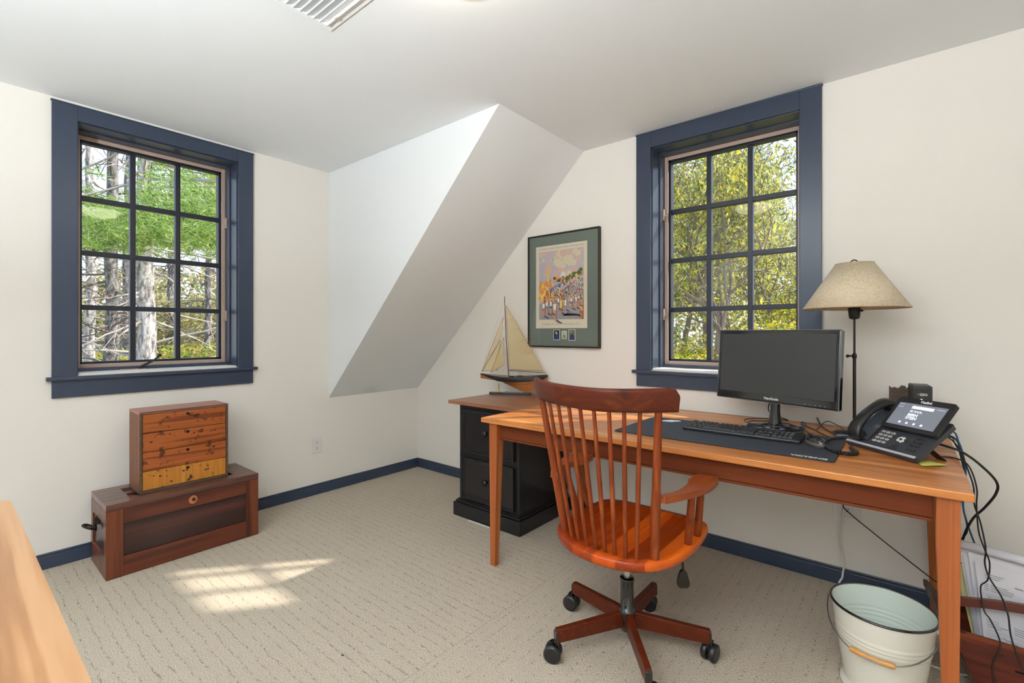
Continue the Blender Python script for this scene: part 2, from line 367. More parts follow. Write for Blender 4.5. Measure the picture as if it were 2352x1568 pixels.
wall_with_hole('wall_back', lambda u, d, z: (u, YB-d, z), -T, XR, W3o, T)  # opening added in the unseen back wall to let sky light in
struct(MB().box((XR, YB-T, -.02), (XR+T, T, ZC+.1)), 'wall_side', M['wall'])
struct(MB().box((-T, YB-T, -.3), (XR+T, T, 0)), 'floor', M['carpet'])
struct(MB().box((-T, YB-T, ZC), (XR+T, T, ZC+.3)), 'ceiling', M['ceil'])
# sloped ceilings either side of the dormer: wedges whose dormer side is the triangular cheek
for y0, y1 in ((-.872, -.0005), (YB+.0005, -3.7)):
    mb = MB(); mb.prism([(.0005, .717), (1.745, ZC-.0005), (.0005, ZC-.0005)], y0, y1, lambda x, z, y: (x, y, z)); struct(mb, 'ceiling_slope', M['ceil'])
# baseboards with a small cap
def base(name, pts):
    mb = MB()
    for a, b in pts:
        (x0, y0), (x1, y1) = a, b; mb.box((x0, y0, .0), (x1, y1, .068))
        cx0, cx1, cy0, cy1 = x0, x1, y0, y1
        if abs(x1-x0) < abs(y1-y0): mb.box((x0, y0, .068), (x0+.009, y1, .080))
        else: mb.box((x0, y1-.009, .068), (x1, y1, .080))
    struct(mb, name, M['navy'], bevel=.002)
base('baseboard_left', [((.0003, YB+.02), (.014, -.014))])
base('baseboard_right', [((.0003, -.014), (XR-.001, -.0003))])

# ------------------------------------------------------------------ windows
def window(name, f, o, cas, hinge, label_crank=None, crank=False):
    a, b, c, d = o; ca, cb, cz0, cz1 = cas
    root = thing(name, None, None, f((a+b)/2, 0, c), kind='structure')
    def bx(mb, u0, u1, d0, d1, z0, z1):
        p, q = f(u0, d0, z0), f(u1, d1, z1); mb.box(p, q)
    def P(mb, nm, m, **k): return mb.build(nm, m, root, world=True, **k)
    mb = MB(); bx(mb, ca, a, -.019, .0, c-.012, cz1); bx(mb, b, cb, -.019, 0, c-.012, cz1); bx(mb, a, b, -.019, 0, d, cz1)
    bx(mb, ca-.004, cb+.004, -.022, 0, cz1-.001, cz1+.006)
    P(mb, 'window_casing', M['navy'], bevel=.0015)
    mb = MB(); bx(mb, ca, cb, -.017, 0, cz0, c-.032); P(mb, 'apron', M['navy'], bevel=.002)
    mb = MB(); bx(mb, ca-.022, cb+.022, -.04, 0, c-.032, c-.012); bx(mb, a, b, 0, .19, c-.03, c-.010); P(mb, 'window_sill', M['navy'], bevel=.003)
    mb = MB(); t = .006
    bx(mb, a-.02, a+t, 0, .24, c-.01, d+.02); bx(mb, b-t, b+.02, 0, .24, c-.01, d+.02); bx(mb, a, b, 0, .24, d-t, d+.02)
    # stepped stop in front of the screen
    bx(mb, a+t, a+t+.008, .10, .24, c-.01, d); bx(mb, b-t-.008, b-t, .10, .24, c-.01, d); bx(mb, a, b, .10, .24, d-t-.008, d); bx(mb, a, b, .14, .24, c-.012, c+.018)
    P(mb, 'jamb', M['navy'], bevel=.001)
    ia, ib, ic, id_ = a+t+.008, b-t-.008, c+.018, d-t-.008
    mb = MB(); w_ = .022
    bx(mb, ia, ia+w_, .168, .18, ic, id_); bx(mb, ib-w_, ib, .168, .18, ic, id_); bx(mb, ia+w_, ib-w_, .168, .18, ic, ic+w_); bx(mb, ia+w_, ib-w_, .168, .18, id_-w_, id_)
    P(mb, 'screen_frame', M['tan'], bevel=.002)
    mb = MB(); s_ = .034
    bx(mb, ia, ia+s_, .19, .235, ic, id_); bx(mb, ib-s_, ib, .19, .235, ic, id_); bx(mb, ia, ib, .19, .235, ic, ic+s_); bx(mb, ia, ib, .19, .235, id_-s_, id_)
    ga, gb, gc, gd = ia+s_, ib-s_, ic+s_, id_-s_
    for k in (1, 2):
        u = ga+(gb-ga)*k/3; bx(mb, u-.014, u+.014, .196, .232, gc, gd)
    for k in (1, 2, 3):
        z = gc+(gd-gc)*k/4; bx(mb, ga, gb, .197, .231, z-.014, z+.014)
    P(mb, 'sash', M['sash'], bevel=.002)
    mb = MB(); bx(mb, ga, gb, .212, .216, gc, gd); P(mb, 'glass', M['glass'])
    for z in (c+.30, d-.42):
        mb = MB(); u = (ib-.002) if hinge > 0 else (ia+.002); bx(mb, u-.006, u+.006, .14, .168, z, z+.07); bx(mb, u-.014*hinge, u+.002, .152, .160, z+.02, z+.035)
        P(mb, 'hinge', M['tan'], bevel=.001)
    return root
wr1 = window('window_1', lambda u, d, z: (-d, u, z), W1o, (-2.418, -1.430, .877, 2.427), 1)
window('window_2', lambda u, d, z: (u, d, z), W2o, (2.134, 3.110, .888, 2.443), -1)
# crank of the left window
mb = MB(); mb.box((-.165, -2.11, .990), (-.10, -1.99, 1.004)); mb.build('crank_base', M['tan'], wr1, world=True, bevel=.003)
mb = MB(); mb.tube([(-.12, -2.02, 1.0), (-.105, -2.01, 1.02), (-.09, -1.96, 1.05), (-.085, -1.935, 1.075)], [.011, .008, .006, .006], 8); mb.sphere((-.085, -1.93, 1.082), .010)
mb.build('crank_handle', M['bronze'], wr1, world=True)
# plain frame for the unseen window added behind the camera for soft sky fill
r3 = thing('added_window', None, None, (2.2, YB, .9), kind='structure'); mb = MB()
a, b, c, d = W3o
for u0, u1, z0, z1 in ((a-.1, a, c-.1, d+.1), (b, b+.1, c-.1, d+.1), (a, b, c-.1, c), (a, b, d, d+.1)): mb.box((u0, YB, z0), (u1, YB+.02, z1))
mb.build('window_casing', M['navy'], r3, world=True)
mb = MB(); mb.box((a, YB-.2, (c+d)/2-.02), (b, YB-.16, (c+d)/2+.02)); mb.box(((a+b)/2-.02, YB-.2, c), ((a+b)/2+.02, YB-.16, d)); mb.build('sash', M['sash'], r3, world=True)

# ------------------------------------------------------------------ ceiling vent and ceiling lights
M['vent'] = mat('vent_white', (.86, .87, .87), .5)
v = thing('ceiling_vent', 'white louvred air vent grille set in the ceiling', 'vent', (1.86, -2.02, ZC))
x0, x1, y0, y1 = 1.660, 2.10, -2.16, -1.812
mb = MB(); F = .038; z0, z1 = ZC-.006, ZC-.0003
mb.box((x0-F, y0-F, z0), (x0, y1+F, z1)); mb.box((x1, y0-F, z0), (x1+F, y1+F, z1)); mb.box((x0, y1, z0), (x1, y1+F, z1)); mb.box((x0, y0-F, z0), (x1, y0, z1))
mb.build('frame', M['vent'], v, world=True, bevel=.003)
mb = MB(); mb.box((x0, y0, ZC-.018), (x0+.003, y1, z1)); mb.box((x0, y1-.003, ZC-.018), (x1, y1, z1)); mb.box((x0, y0, ZC-.004), (x1, y1, ZC-.0004)); mb.build('backing', M['vent'], v, world=True)
k = 0; y = y1-.012
while y > y0+.02:
    mb = MB(); mb.hexa([(x0+.004, y, ZC-.006), (x1-.004, y, ZC-.006), (x1-.004, y-.002, ZC-.005), (x0+.004, y-.002, ZC-.005)],
                      [(x0+.004, y-.024, ZC-.022), (x1-.004, y-.024, ZC-.022), (x1-.004, y-.026, ZC-.021), (x0+.004, y-.026, ZC-.021)])
    mb.build('slat', M['vent'], v, world=True); y -= .0265
mb = MB(); mb.cyl((x0+.07, y1-.01, ZC-.02), (x0+.085, y1-.018, ZC-.028), .004, n=8); mb.build('lever', M['vent'], v, world=True)
M['dome'] = mat('lit_glass_dome', (1, .95, .85), .5, emit=LAMP_POWER, ecol=(1, .90, .74))
def ceiling_light(x, y, label):
    c = thing('ceiling_light', label, 'ceiling light', (x, y, ZC))
    MB().lathe([(.001, -.001), (.17, -.001), (.175, -.012), (.165, -.022), (.001, -.022)], n=40).build('base', M['white'], c)
    MB().lathe([(.158, -.023), (.150, -.045), (.122, -.068), (.08, -.084), (.03, -.092), (.001, -.093)], n=24).build('glass_dome', M['dome'], c)
    return c
ceiling_light(2.307, -1.764, 'round flush ceiling light with a warm glowing glass dome')
fill_light = ceiling_light(3.9, -3.7, 'added second flush ceiling light near the back of the room, unseen fill')  # extra fixture added behind the camera to brighten the room
# added uplight, unseen behind the camera, bouncing fill light off the ceiling
tl_ = thing('fill_uplight', 'added fill uplight on a pole behind the camera, out of view', 'lamp', (2.85, -4.05, 0))
MB().lathe([(.001, .0005), (.14, .0005), (.14, .02), (.02, .03), (.012, .04), (.012, 1.26), (.001, 1.26)], n=32).build('pole', M['bronze'], tl_)
MB().lathe([(.012, 1.24), (.08, 1.26), (.15, 1.30), (.16, 1.315)], n=40).build('bowl', M['bronze'], tl_, solid=.003)
MB().lathe([(.001, 1.305), (.135, 1.305)], n=32).build('fill_disc', mat('fill_emitter', (1, 1, 1), .5, emit=FILL_POWER, ecol=(.86, .94, 1)), tl_)
# ------------------------------------------------------------------ PART 2
# ------------------------------------------------------------------ wall outlets
def outlet(name, f, label, cat='outlet', plug=False):
    o = thing(name, label, cat, f(0, 0, 0)); w_, h_ = (.035, .057) if not plug else (.057, .057)
    mb = MB(); p, q = f(-w_, -.006, -h_), f(w_, -.0004, h_); mb.box(p, q); mb.build('cover_plate', M['white'], o, world=True, bevel=.002)
    for dz in (.02, -.02):
        mb = MB(); mb.prism([(.017*math.cos(t*PI/8), .0145*math.sin(t*PI/8)) for t in range(16)], 0, 1, lambda u, z, h: f(u, -.0062-.002*h, z+dz)); fc = mb.build('socket', M['white'], o, world=True)
        mb = MB()
        for u in (-.006, .006): mb.box(f(u-.0012, -.0084, dz+.001), f(u+.0012, -.0080, dz+.009))
        mb.box(f(-.0025, -.0084, dz-.010), f(.0025, -.0080, dz-.005)); mb.build('slots', M['dark'], fc, world=True)
    return o
outlet('wall_outlet', lambda u, d, z: (-d, -.97+u, .368+z), 'white duplex outlet on the left wall between the chest and the corner')
po = outlet('wall_outlet', lambda u, d, z: (3.21+u, d, .385+z), 'white outlet plate low on the wall under the desk', plug=True)

# ------------------------------------------------------------------ paneled chest and the box of drawers on it
tr = thing('wooden_chest', 'long dark reddish-brown panelled wooden chest on the carpet under the left window', 'chest', (.235, -1.915, 0))
X0, X1, Y0, Y1, H = .062, .408, -2.270, -1.558, .370
def P(mb, nm, m, par=None, **k): return mb.build(nm, m, par or tr, world=True, **k)
P(MB().box((X0+.008, Y0+.008, .004), (X1-.012, Y1-.008, H-.035)), 'body', M['trunk_panel'])
st = .068
for ya, yb in ((Y0, Y0+st), (Y1-st, Y1)): P(MB().box((X1-.02, ya, .002), (X1, yb, H-.033)), 'stile', M['trunk_z'], bevel=.0012)
P(MB().box((X1-.02, Y0+st+.001, .002), (X1-.0005, Y1-st-.001, .098)), 'bottom_rail', M['trunk'], bevel=.0015)
P(MB().box((X1-.02, Y0+st+.001, .262), (X1-.0005, Y1-st-.001, H-.033)), 'top_rail', M['trunk'], bevel=.0015)
# ends
for ye, s in ((Y0, 1), (Y1, -1)):
    mb = MB()
    mb.box((X0, ye, .002), (X0+.04, ye+.012*s, H-.033)); mb.box((X1-.05, ye, .002), (X1-.021, ye+.012*s, H-.033))
    mb.box((X0+.04, ye, .002), (X1-.05, ye+.012*s, .11)); mb.box((X0+.04, ye, .27), (X1-.05, ye+.012*s, H-.033)); P(mb, 'end_frame', M['trunk_z'], bevel=.0012)
# lid: frame with two recessed panels
lid = P(MB().box((X0+.01, Y0+.01, H-.031), (X1-.01, Y1-.01, H-.012)), 'lid', M['trunk_top'])
mb = MB(); mb.box((X1-.085, Y0, H-.032), (X1+.002, Y1, H)); mb.box((X0, Y0, H-.032), (X0+.07, Y1, H)); mb.box((X0+.07, Y0, H-.032), (X1-.085, Y0+.11, H)); mb.box((X0+.07, Y1-.11, H-.032), (X1-.085, Y1, H))
mb.box((X0+.15, Y0+.11, H-.032), (X0+.175, Y1-.11, H-.004)); P(mb, 'lid_frame', M['trunk_top'], lid, bevel=.0025)
k = P(MB().add(*[[(X1+.0006, -1.90+.021*math.cos(t*PI/12), .302+.028*math.sin(t*PI/12)*.8) for t in range(24)], [tuple(range(24))]]), 'keyhole_patch', mat('orange_patch', (.42, .13, .04), .5))
mb = MB(); mb.cyl((X1, -1.897, .303), (X1+.003, -1.897, .303), .009, n=16); mb.cyl((X1+.0031, -1.897, .303), (X1+.0035, -1.897, .303), .005, n=12); P(mb, 'keyhole', M['iron'], k)
hd = P(MB().box((.20, Y0-.004, .235), (.235, Y0+.01, .275)).box((.205, Y0-.012, .20), (.22, Y0-.002, .27)), 'handle_plate', M['iron'], bevel=.003)
mb = MB(); ring = [(.225+.035*math.cos(t), Y0-.012-.045*(1+math.sin(t))*.5 if True else 0, .232+.012*math.sin(t)) for t in [2*PI*i/20 for i in range(21)]]
mb.tube(ring, .006, 8, caps=False); P(mb, 'ring_handle', M['iron'], hd)

bx = thing('drawer_box', 'small worn orange-brown box of four drawers standing on the dark chest', 'box', (.24, -1.912, H))
def Q(mb, nm, m, par=None, **k): return mb.build(nm, m, par or bx, world=True, **k)
A0, A1, B0, B1, Z0, Z1 = .132, .338, -2.122, -1.700, H+.001, .800
for b_ in (B0, B1-.012): Q(MB().box((A0, b_, Z0+.012), (A1, b_+.012, Z1)), 'side_panel', M['oldside'], bevel=.0015)
Q(MB().box((A0, B0-.001, Z1-.012), (A1, B1+.001, Z1+.001)), 'top_panel', M['oldtop'], bevel=.0015)
Q(MB().box((A0, B0-.001, Z0), (A1+.002, B1+.001, Z0+.014)), 'bottom_panel', M['edge'], bevel=.002)
Q(MB().box((A0, B0+.012, Z0+.014), (A0+.01, B1-.012, Z1-.012)), 'back_panel', M['oldside'])
mb = MB(); mb.box((A1-.002, B0, Z0+.014), (A1+.002, B0+.011, Z1)); mb.box((A1-.002, B1-.011, Z0+.014), (A1+.002, B1, Z1)); mb.box((A1-.002, B0+.011, Z1-.008), (A1+.002, B1-.011, Z1)); Q(mb, 'edge_strip', M['edge'], bevel=.0012)
hs = (Z1-.012-(Z0+.016))/4; STAIN = mat('dark_stain', (.06, .02, .01), .7)
for i in range(4):
    zz = Z0+.016+hs*i
    mb = MB().box((A0+.012, B0+.014, zz+.001), (A1+.0005, B1-.014, zz+hs-.0025)); mb.cur = 1; random.seed(i+3)
    for j in range(7 if i else 12):
        y_, z_ = random.uniform(B0+.04, B1-.05), random.uniform(zz+.02, zz+hs-.015); r_ = random.uniform(.0015, .0055)
        mb.add([(A1+.0011, y_+r_*1.3*math.cos(t*PI/5), z_+r_*math.sin(t*PI/5)) for t in range(10)], [tuple(range(10))])
    dr = Q(mb, 'drawer', [M['oldyellow'] if i == 0 else M['oldwood'], STAIN], label='yellow pine bottom drawer' if i == 0 else None)
    mb = MB(); cy = -1.905; cz = zz+hs*.80
    mb.add([(A1+.0013, cy+.009*math.cos(t*PI/10), cz+.0075*math.sin(t*PI/10)) for t in range(20)], [tuple(range(20))]); Q(mb, 'finger_hole', M['dark'], dr)

# ------------------------------------------------------------------ black filing cabinet with wooden top
cb = thing('filing_cabinet', 'black two-drawer wooden filing cabinet with brown wood top beside the desk', 'cabinet', (1.375, -.30, 0))
def C(mb, nm, m, par=None, **k): return mb.build(nm, m, par or cb, world=True, **k)
C(MB().box((1.120, -.558, .09), (1.630, -.022, .745)), 'body', M['cab'], bevel=.002)
C(MB().box((1.088, -.590, .001), (1.660, -.020, .088)).box((1.100, -.578, .088), (1.648, -.021, .103)).box((1.110, -.568, .103), (1.640, -.0215, .112)), 'plinth', M['cab'], bevel=.004)
C(MB().box((1.062, -.612, .745), (1.682, -.004, .768)), 'top', M['cabtop'], bevel=.003)
for z0, z1 in ((.128, .395), (.432, .715)):
    a, b, y = 1.150, 1.600, -.558
    mb = MB(); mb.box((a, y-.014, z0), (b, y, z1)); dr = C(mb, 'drawer', M['cab'], bevel=.002)
    mb = MB()
    for off, dep in ((.0, .022), (.012, .018)):
        w_ = .012
        A, B, U, V = a+off, b-off, z0+off, z1-off
        mb.box((A, y-dep, U), (A+w_, y-.012, V)); mb.box((B-w_, y-dep, U), (B, y-.012, V)); mb.box((A+w_, y-dep, U), (B-w_, y-.012, U+w_)); mb.box((A+w_, y-dep, V-w_), (B-w_, y-.012, V))
    C(mb, 'drawer_molding', M['cab'], dr, bevel=.004)
    kz = (z0+z1)/2+.006
    mb = MB(Matrix.Translation((1.378, y-.012, kz)) @ Matrix.Rotation(PI/2, 4, 'X'))
    mb.lathe([(.010, 0), (.008, .012), (.018, .020), (.021, .028), (.017, .035), (.006, .038), (.001, .038)], n=20); C(mb, 'knob', M['knob'], dr)
MB().box((1.245, -.605, .0005), (1.43, -.599, .006)).build('white_strip', M['white'], cat='strip', label='thin white strip lying on the carpet at the foot of the black cabinet')

# ------------------------------------------------------------------ model sailboat
ang = math.atan2(.385, .923)
bt = thing('model_sailboat', 'wooden model sailboat with cream sails on a black stand on the cabinet', 'model boat', (1.215, -.140, .768), ang)
def B(mb, nm, m, par=None, **k): return mb.build(nm, m, par or bt, **k)
B(MB().prism([(-.155, -.028), (.145, -.028), (.155, 0), (.145, .028), (-.155, .028), (-.165, 0)], .001, .016), 'stand', M['hull_black'], bevel=.003)
B(MB().cyl((-.09, 0, .016), (-.09, 0, .078), .004, n=10).lathe([(.009, .016), (.005, .022), (.004, .03)], (-.09, 0, 0), 12), 'front_post', M['brass'])
B(MB().cyl((.085, 0, .016), (.085, 0, .03), .004, n=10).lathe([(.009, .016), (.005, .022)], (.085, 0, 0), 12), 'rear_post', M['brass'])
NS = 28
def hullsec(t): # t 0 bow ..1 stern -> x, half beam, deck z, wl z, keel z
    x = -.232+.505*t; hb = .052*math.sin(PI*min(1, (t*.93+.02)))**.75
    deck = .145-.018*math.sin(PI*t)+.004*t; wl = deck-.030-.004*math.sin(PI*t)
    kp = [(0, .142), (.12, .125), (.3, .096), (.5, .055), (.62, .030), (.72, .022), (.80, .030), (.86, .075), (.93, .112), (1, .135)]
    for (t0, k0), (t1, k1) in zip(kp, kp[1:]):
        if t <= t1: kz = k0+(k1-k0)*(t-t0)/(t1-t0); break
    return x, max(hb, .0008), deck, max(min(wl, deck-.004), kz+.001), min(kz, wl-.001)
up, lo, dk = MB(), MB(), MB(); rows = []
for i in range(NS+1):
    x, hb, d, wl, kz = hullsec(i/NS)
    s = []
    for sgn in (-1, 1):
        s.append([(x, sgn*hb, d+.004), (x, sgn*hb*1.0, (d+wl)/2), (x, sgn*hb*.86, wl), (x, sgn*hb*.52, wl+(kz-wl)*.35), (x, sgn*hb*.16, wl+(kz-wl)*.72), (x, sgn*.0015, kz)])
    rows.append(s)
for si in (0, 1):
    g = [r[si] for r in rows]
    def strip(mb, a, b):
        n_ = b-a+1; vs = [p for r in g for p in r[a:b+1]]
        fs = [(i*n_+j, i*n_+j+1, (i+1)*n_+j+1, (i+1)*n_+j) for i in range(NS) for j in range(n_-1)]
        mb.add(vs, fs, True)
    strip(up, 0, 2); strip(lo, 2, 5)
dk.add([(r[0][0][0], r[0][0][1], r[0][0][2]-.004) for r in rows]+[(r[1][0][0], r[1][0][1], r[1][0][2]-.004) for r in rows], [(i, i+1, NS+2+i, NS+1+i) for i in range(NS)])
hu = B(up, 'hull', M['hull_black'], label='glossy black upper hull'); B(lo, 'keel', M['hull_wood'], hu, label='varnished wooden lower hull'); B(dk, 'deck', mat('deck_wood', (.52, .38, .22), .4), hu)
mb = MB(); mb.box((-.005, -.014, .126), (.03, .014, .138)); mb.box((.05, -.016, .126), (.09, .016, .142)); B(mb, 'deckhouses', M['hull_black'], hu, bevel=.002)
MX = -.030
B(MB().tube([(MX+.018, 0, .125), (MX-.004, 0, .42), (MX-.016, 0, .715)], [.0048, .0042, .0026], 10), 'mast', M['mast'])
B(MB().tube([(MX+.020, .0, .176), (.262, 0, .166)], [.0032, .0024], 8), 'boom', M['mast'])
sail = leafmat('cream_sailcloth', [(.78, .62, .30), (.74, .58, .28)], .45)
_n = sail.node_tree; _o = [k for k in _n.nodes if k.type == 'OUTPUT_MATERIAL'][0]; _m = _n.nodes.new('ShaderNodeMixShader'); _t = _n.nodes.new('ShaderNodeBsdfTransparent')
_src = _o.inputs[0].links[0].from_socket; _n.links.new(_src, _m.inputs[1]); _n.links.new(_t.outputs[0], _m.inputs[2]); _m.inputs[0].default_value = .38; _n.links.new(_m.outputs[0], _o.inputs[0])
seam = leafmat('sail_seam', [(.42, .25, .08), (.40, .24, .08)], .3)
def sailm(pts, name, batt=()):
    A, Bq, Cq = [Vector(p) for p in pts]; mb = MB(); n_ = 8; vs = []; idx = {}
    for i in range(n_+1):
        for j in range(n_+1-i):
            u, v_ = i/n_, j/n_; w_ = 1-u-v_; p = A*w_+Bq*u+Cq*v_; p.y += .10*u*v_*w_*3*.35; idx[i, j] = len(vs); vs.append(p)
    fs = []
    for i in range(n_):
        for j in range(n_-i):
            fs.append((idx[i, j], idx[i+1, j], idx[i, j+1]))
            if j < n_-i-1: fs.append((idx[i+1, j], idx[i+1, j+1], idx[i, j+1]))
    mb.add(vs, fs, True); s = B(mb, name, sail)
    mb = MB(); mb.tube([A, Bq], .0012, 6); mb.tube([Bq, Cq], .0016, 6); mb.tube([A, Cq], .0014, 6)
    for p, q in batt: mb.tube([Vector(p), Vector(q)], .0014, 6)
    B(mb, 'sail_edging', seam, s)
def lerp(a, b, t): return tuple(a[i]+(b[i]-a[i])*t for i in range(3))
T1, K1, L1 = (MX-.004, 0, .655), (MX+.022, 0, .185), (.245, 0, .178)
bat = []
for t in (.2, .36, .53, .72):
    e = lerp(T1, L1, t); bat.append((e, (e[0]-.05-.03*t, .006, e[2]-.022-.012*t)))
sailm((T1, K1, L1), 'mainsail', bat)
sailm(((-.055, 0, .565), (-.070, 0, .42), (-.222, 0, .16)), 'topsail')
sailm(((-.075, .004, .40), (-.10, .004, .175), (-.225, .004, .165)), 'jib')
sailm(((-.052, -.004, .42), (-.046, -.004, .22), (-.150, -.004, .155)), 'staysail')
mb = MB(); top = (MX-.016, 0, .70)
for p in ((-.230, 0, .150), (-.228, 0, .15), (MX+.02, .045, .13), (MX+.02, -.045, .13), (.262, 0, .17)): mb.tube([top, p], .0006, 4, caps=False)
for p in ((-.230, 0, .150), (MX+.035, .046, .13), (MX+.035, -.046, .13)): mb.tube([(MX-.008, 0, .52), p], .0006, 4, caps=False)
for x_ in (.05, .1, .15, .2): mb.tube([(x_, 0, .172), (x_, .02, .13)], .0005, 4, caps=False)
B(mb, 'rigging', mat('rigging_thread', (.55, .50, .42), .8))

# ------------------------------------------------------------------ framed poster
fp = thing('framed_poster', 'framed race poster with grey-green mat and three small photos on the right wall', 'picture', (1.583, 0, 1.115))
def FB(mb, nm, m, par=None, **k): return mb.build(nm, m, par or fp, world=True, **k)
fx0, fx1, fz0, fz1 = 1.286, 1.880, 1.115, 1.920; fw = .011; fy = -.028
mb = MB(); mb.box((fx0, fy, fz0), (fx0+fw, -.001, fz1)); mb.box((fx1-fw, fy, fz0), (fx1, -.001, fz1)); mb.box((fx0+fw, fy, fz0), (fx1-fw, -.001, fz0+fw)); mb.box((fx0+fw, fy, fz1-fw), (fx1-fw, -.001, fz1))
FB(mb, 'frame', mat('dark_metal_frame', (.035, .028, .022), .3, metal=.6), bevel=.0012)
FB(MB().box((fx0+fw, -.020, fz0+fw), (fx1-fw, -.002, fz1-fw)), 'mat_board', mat('grey_green_mat', (.155, .18, .155), .8))
px0, px1, pz0, pz1 = 1.358, 1.785, 1.250, 1.838
po_ = FB(MB().box((px0, -.0212, pz0), (px1, -.0201, pz1)), 'poster', mat('poster_cream', (.72, .62, .50), .8))
def colr(nm, c): return mat(nm, c, .8)
cols = [colr('art_sky', (.50, .45, .52)), colr('art_pink', (.66, .44, .38)), colr('art_orange', (.72, .24, .04)), colr('art_yellow', (.80, .52, .08)), colr('art_green', (.06, .13, .06)),
        colr('art_grey', (.36, .33, .36)), colr('art_blue', (.10, .17, .36)), colr('art_white', (.75, .72, .68)), colr('art_skin', (.60, .26, .12)), colr('art_dark', (.07, .05, .07)), colr('art_red', (.6, .06, .04)), colr('art_pale', (.70, .58, .42))]
mb = MB(); ax0, ax1, az0, az1 = px0+.028, px1-.026, pz0+.062, pz1-.040; layer = [0]
def q(u, v): return (ax0+(ax1-ax0)*u, -.02125-.00001*layer[0], az0+(az1-az0)*v)
def poly(pts, c): mb.cur = c; layer[0] += 1; mb.add([q(u, v) for u, v in pts], [tuple(range(len(pts)))])
def blob(u, v, r, c, ry=None, n=7, jit=.25):
    poly([(min(1, max(0, u+r*math.cos(2*PI*k/n)*(1+random.uniform(-jit, jit)))), min(1, max(0, v+(ry or r*.75)*math.sin(2*PI*k/n)*(1+random.uniform(-jit, jit))))) for k in range(n)], c)
random.seed(11)
poly([(0, 0), (1, 0), (1, 1), (0, 1)], 0)
for _ in range(70): blob(random.random(), random.uniform(.62, .98), random.uniform(.03, .10), random.choice((0, 1, 1, 11, 0)), n=9)
for _ in range(16): blob(random.uniform(.5, .8), random.uniform(.78, .88), random.uniform(.03, .07), 11)
poly([(0, 0), (1, 0), (1, .50), (.62, .46), (.3, .34), (0, .22)], 5)
poly([(.19, .56), (.235, .56), (.222, .80), (.212, .83), (.202, .80)], 3)       # tall narrow tower
poly([(.48, .60), (.62, .60), (.62, .62), (.60, .63), (.585, .665), (.555, .69), (.553, .715), (.545, .69), (.515, .665), (.50, .63), (.48, .62)], 7)
for _ in range(30): blob(random.uniform(.36, .58), random.uniform(.555, .60), .03, random.choice((2, 8, 4)))
for _ in range(60): blob(random.uniform(0, .30)**1.0, random.uniform(.28, .56), random.uniform(.02, .05), random.choice((2, 2, 3, 3, 8)))
for _ in range(60):
    u = random.uniform(.55, 1); blob(u, .54+(u-.55)*.32+random.uniform(-.03, .03), random.uniform(.02, .04), random.choice((2, 4, 4, 3, 4)))
poly([(.28, .40), (.60, .52), (.56, .545), (.24, .44)], 6)
for _ in range(520):
    u = random.uniform(.08, 1); v_ = random.uniform(.18+.05*(1-u), .36+.34*u-.02); blob(u, v_, random.uniform(.006, .016), random.choice((3, 7, 4, 2, 9, 8, 10, 6, 11, 3)), ry=random.uniform(.008, .018), n=5)
for u, v_, s, c in ((.12, .16, 1, 10), (.38, .13, 1.3, 8), (.20, .19, .9, 6), (.29, .19, .9, 4), (.52, .20, 1, 3), (.46, .24, .8, 6), (.62, .22, .8, 7), (.75, .24, .8, 6), (.85, .25, .8, 8)):
    poly([(u-.02*s, v_), (u+.02*s, v_), (u+.028*s, v_+.07*s), (u-.028*s, v_+.07*s)], 7 if c != 3 else 3); poly([(u-.024*s, v_-.03*s), (u+.024*s, v_-.03*s), (u+.022*s, v_+.005), (u-.022*s, v_+.005)], c)
    poly([(u-.02*s, v_-.12*s), (u-.008*s, v_-.12*s), (u-.002, v_-.03*s), (u-.022*s, v_-.03*s)], 8); poly([(u+.004*s, v_-.10*s), (u+.018*s, v_-.10*s), (u+.022*s, v_-.03*s), (u+.003, v_-.03*s)], 8); blob(u, v_+.09*s, .014*s, 8)
    poly([(u+.02*s, v_-.12*s), (u+.12*s, v_-.15*s), (u+.13*s, v_-.14*s), (u+.03*s, v_-.10*s)], 9)
poly([(.60, .075), (.98, .03), (1, .06), (.66, .095), (.56, .05), (.55, .04)], 9)
for _ in range(50): blob(random.uniform(.93, 1), random.uniform(0, .3), .014, random.choice((2, 4, 3, 10)))
FB(mb, 'painting', cols, po_)
RX = (1, 0, 0); RZ = (0, 0, 1)
text('lettering', 'THE TWENTY-FOURTH ANNUAL MARINE CORPS MARATHON', .0135, frame(((px0+px1)/2, -.0214, pz1-.022), RX, RZ), mat('poster_ink', (.32, .27, .22), .8), fp)
text('lettering', 'October 24, 1999 \u2022 Washington, DC', .021, frame(((px0+px1)/2, -.0214, pz0+.030), RX, RZ), mat('poster_ink_pale', (.40, .36, .30), .8), fp)
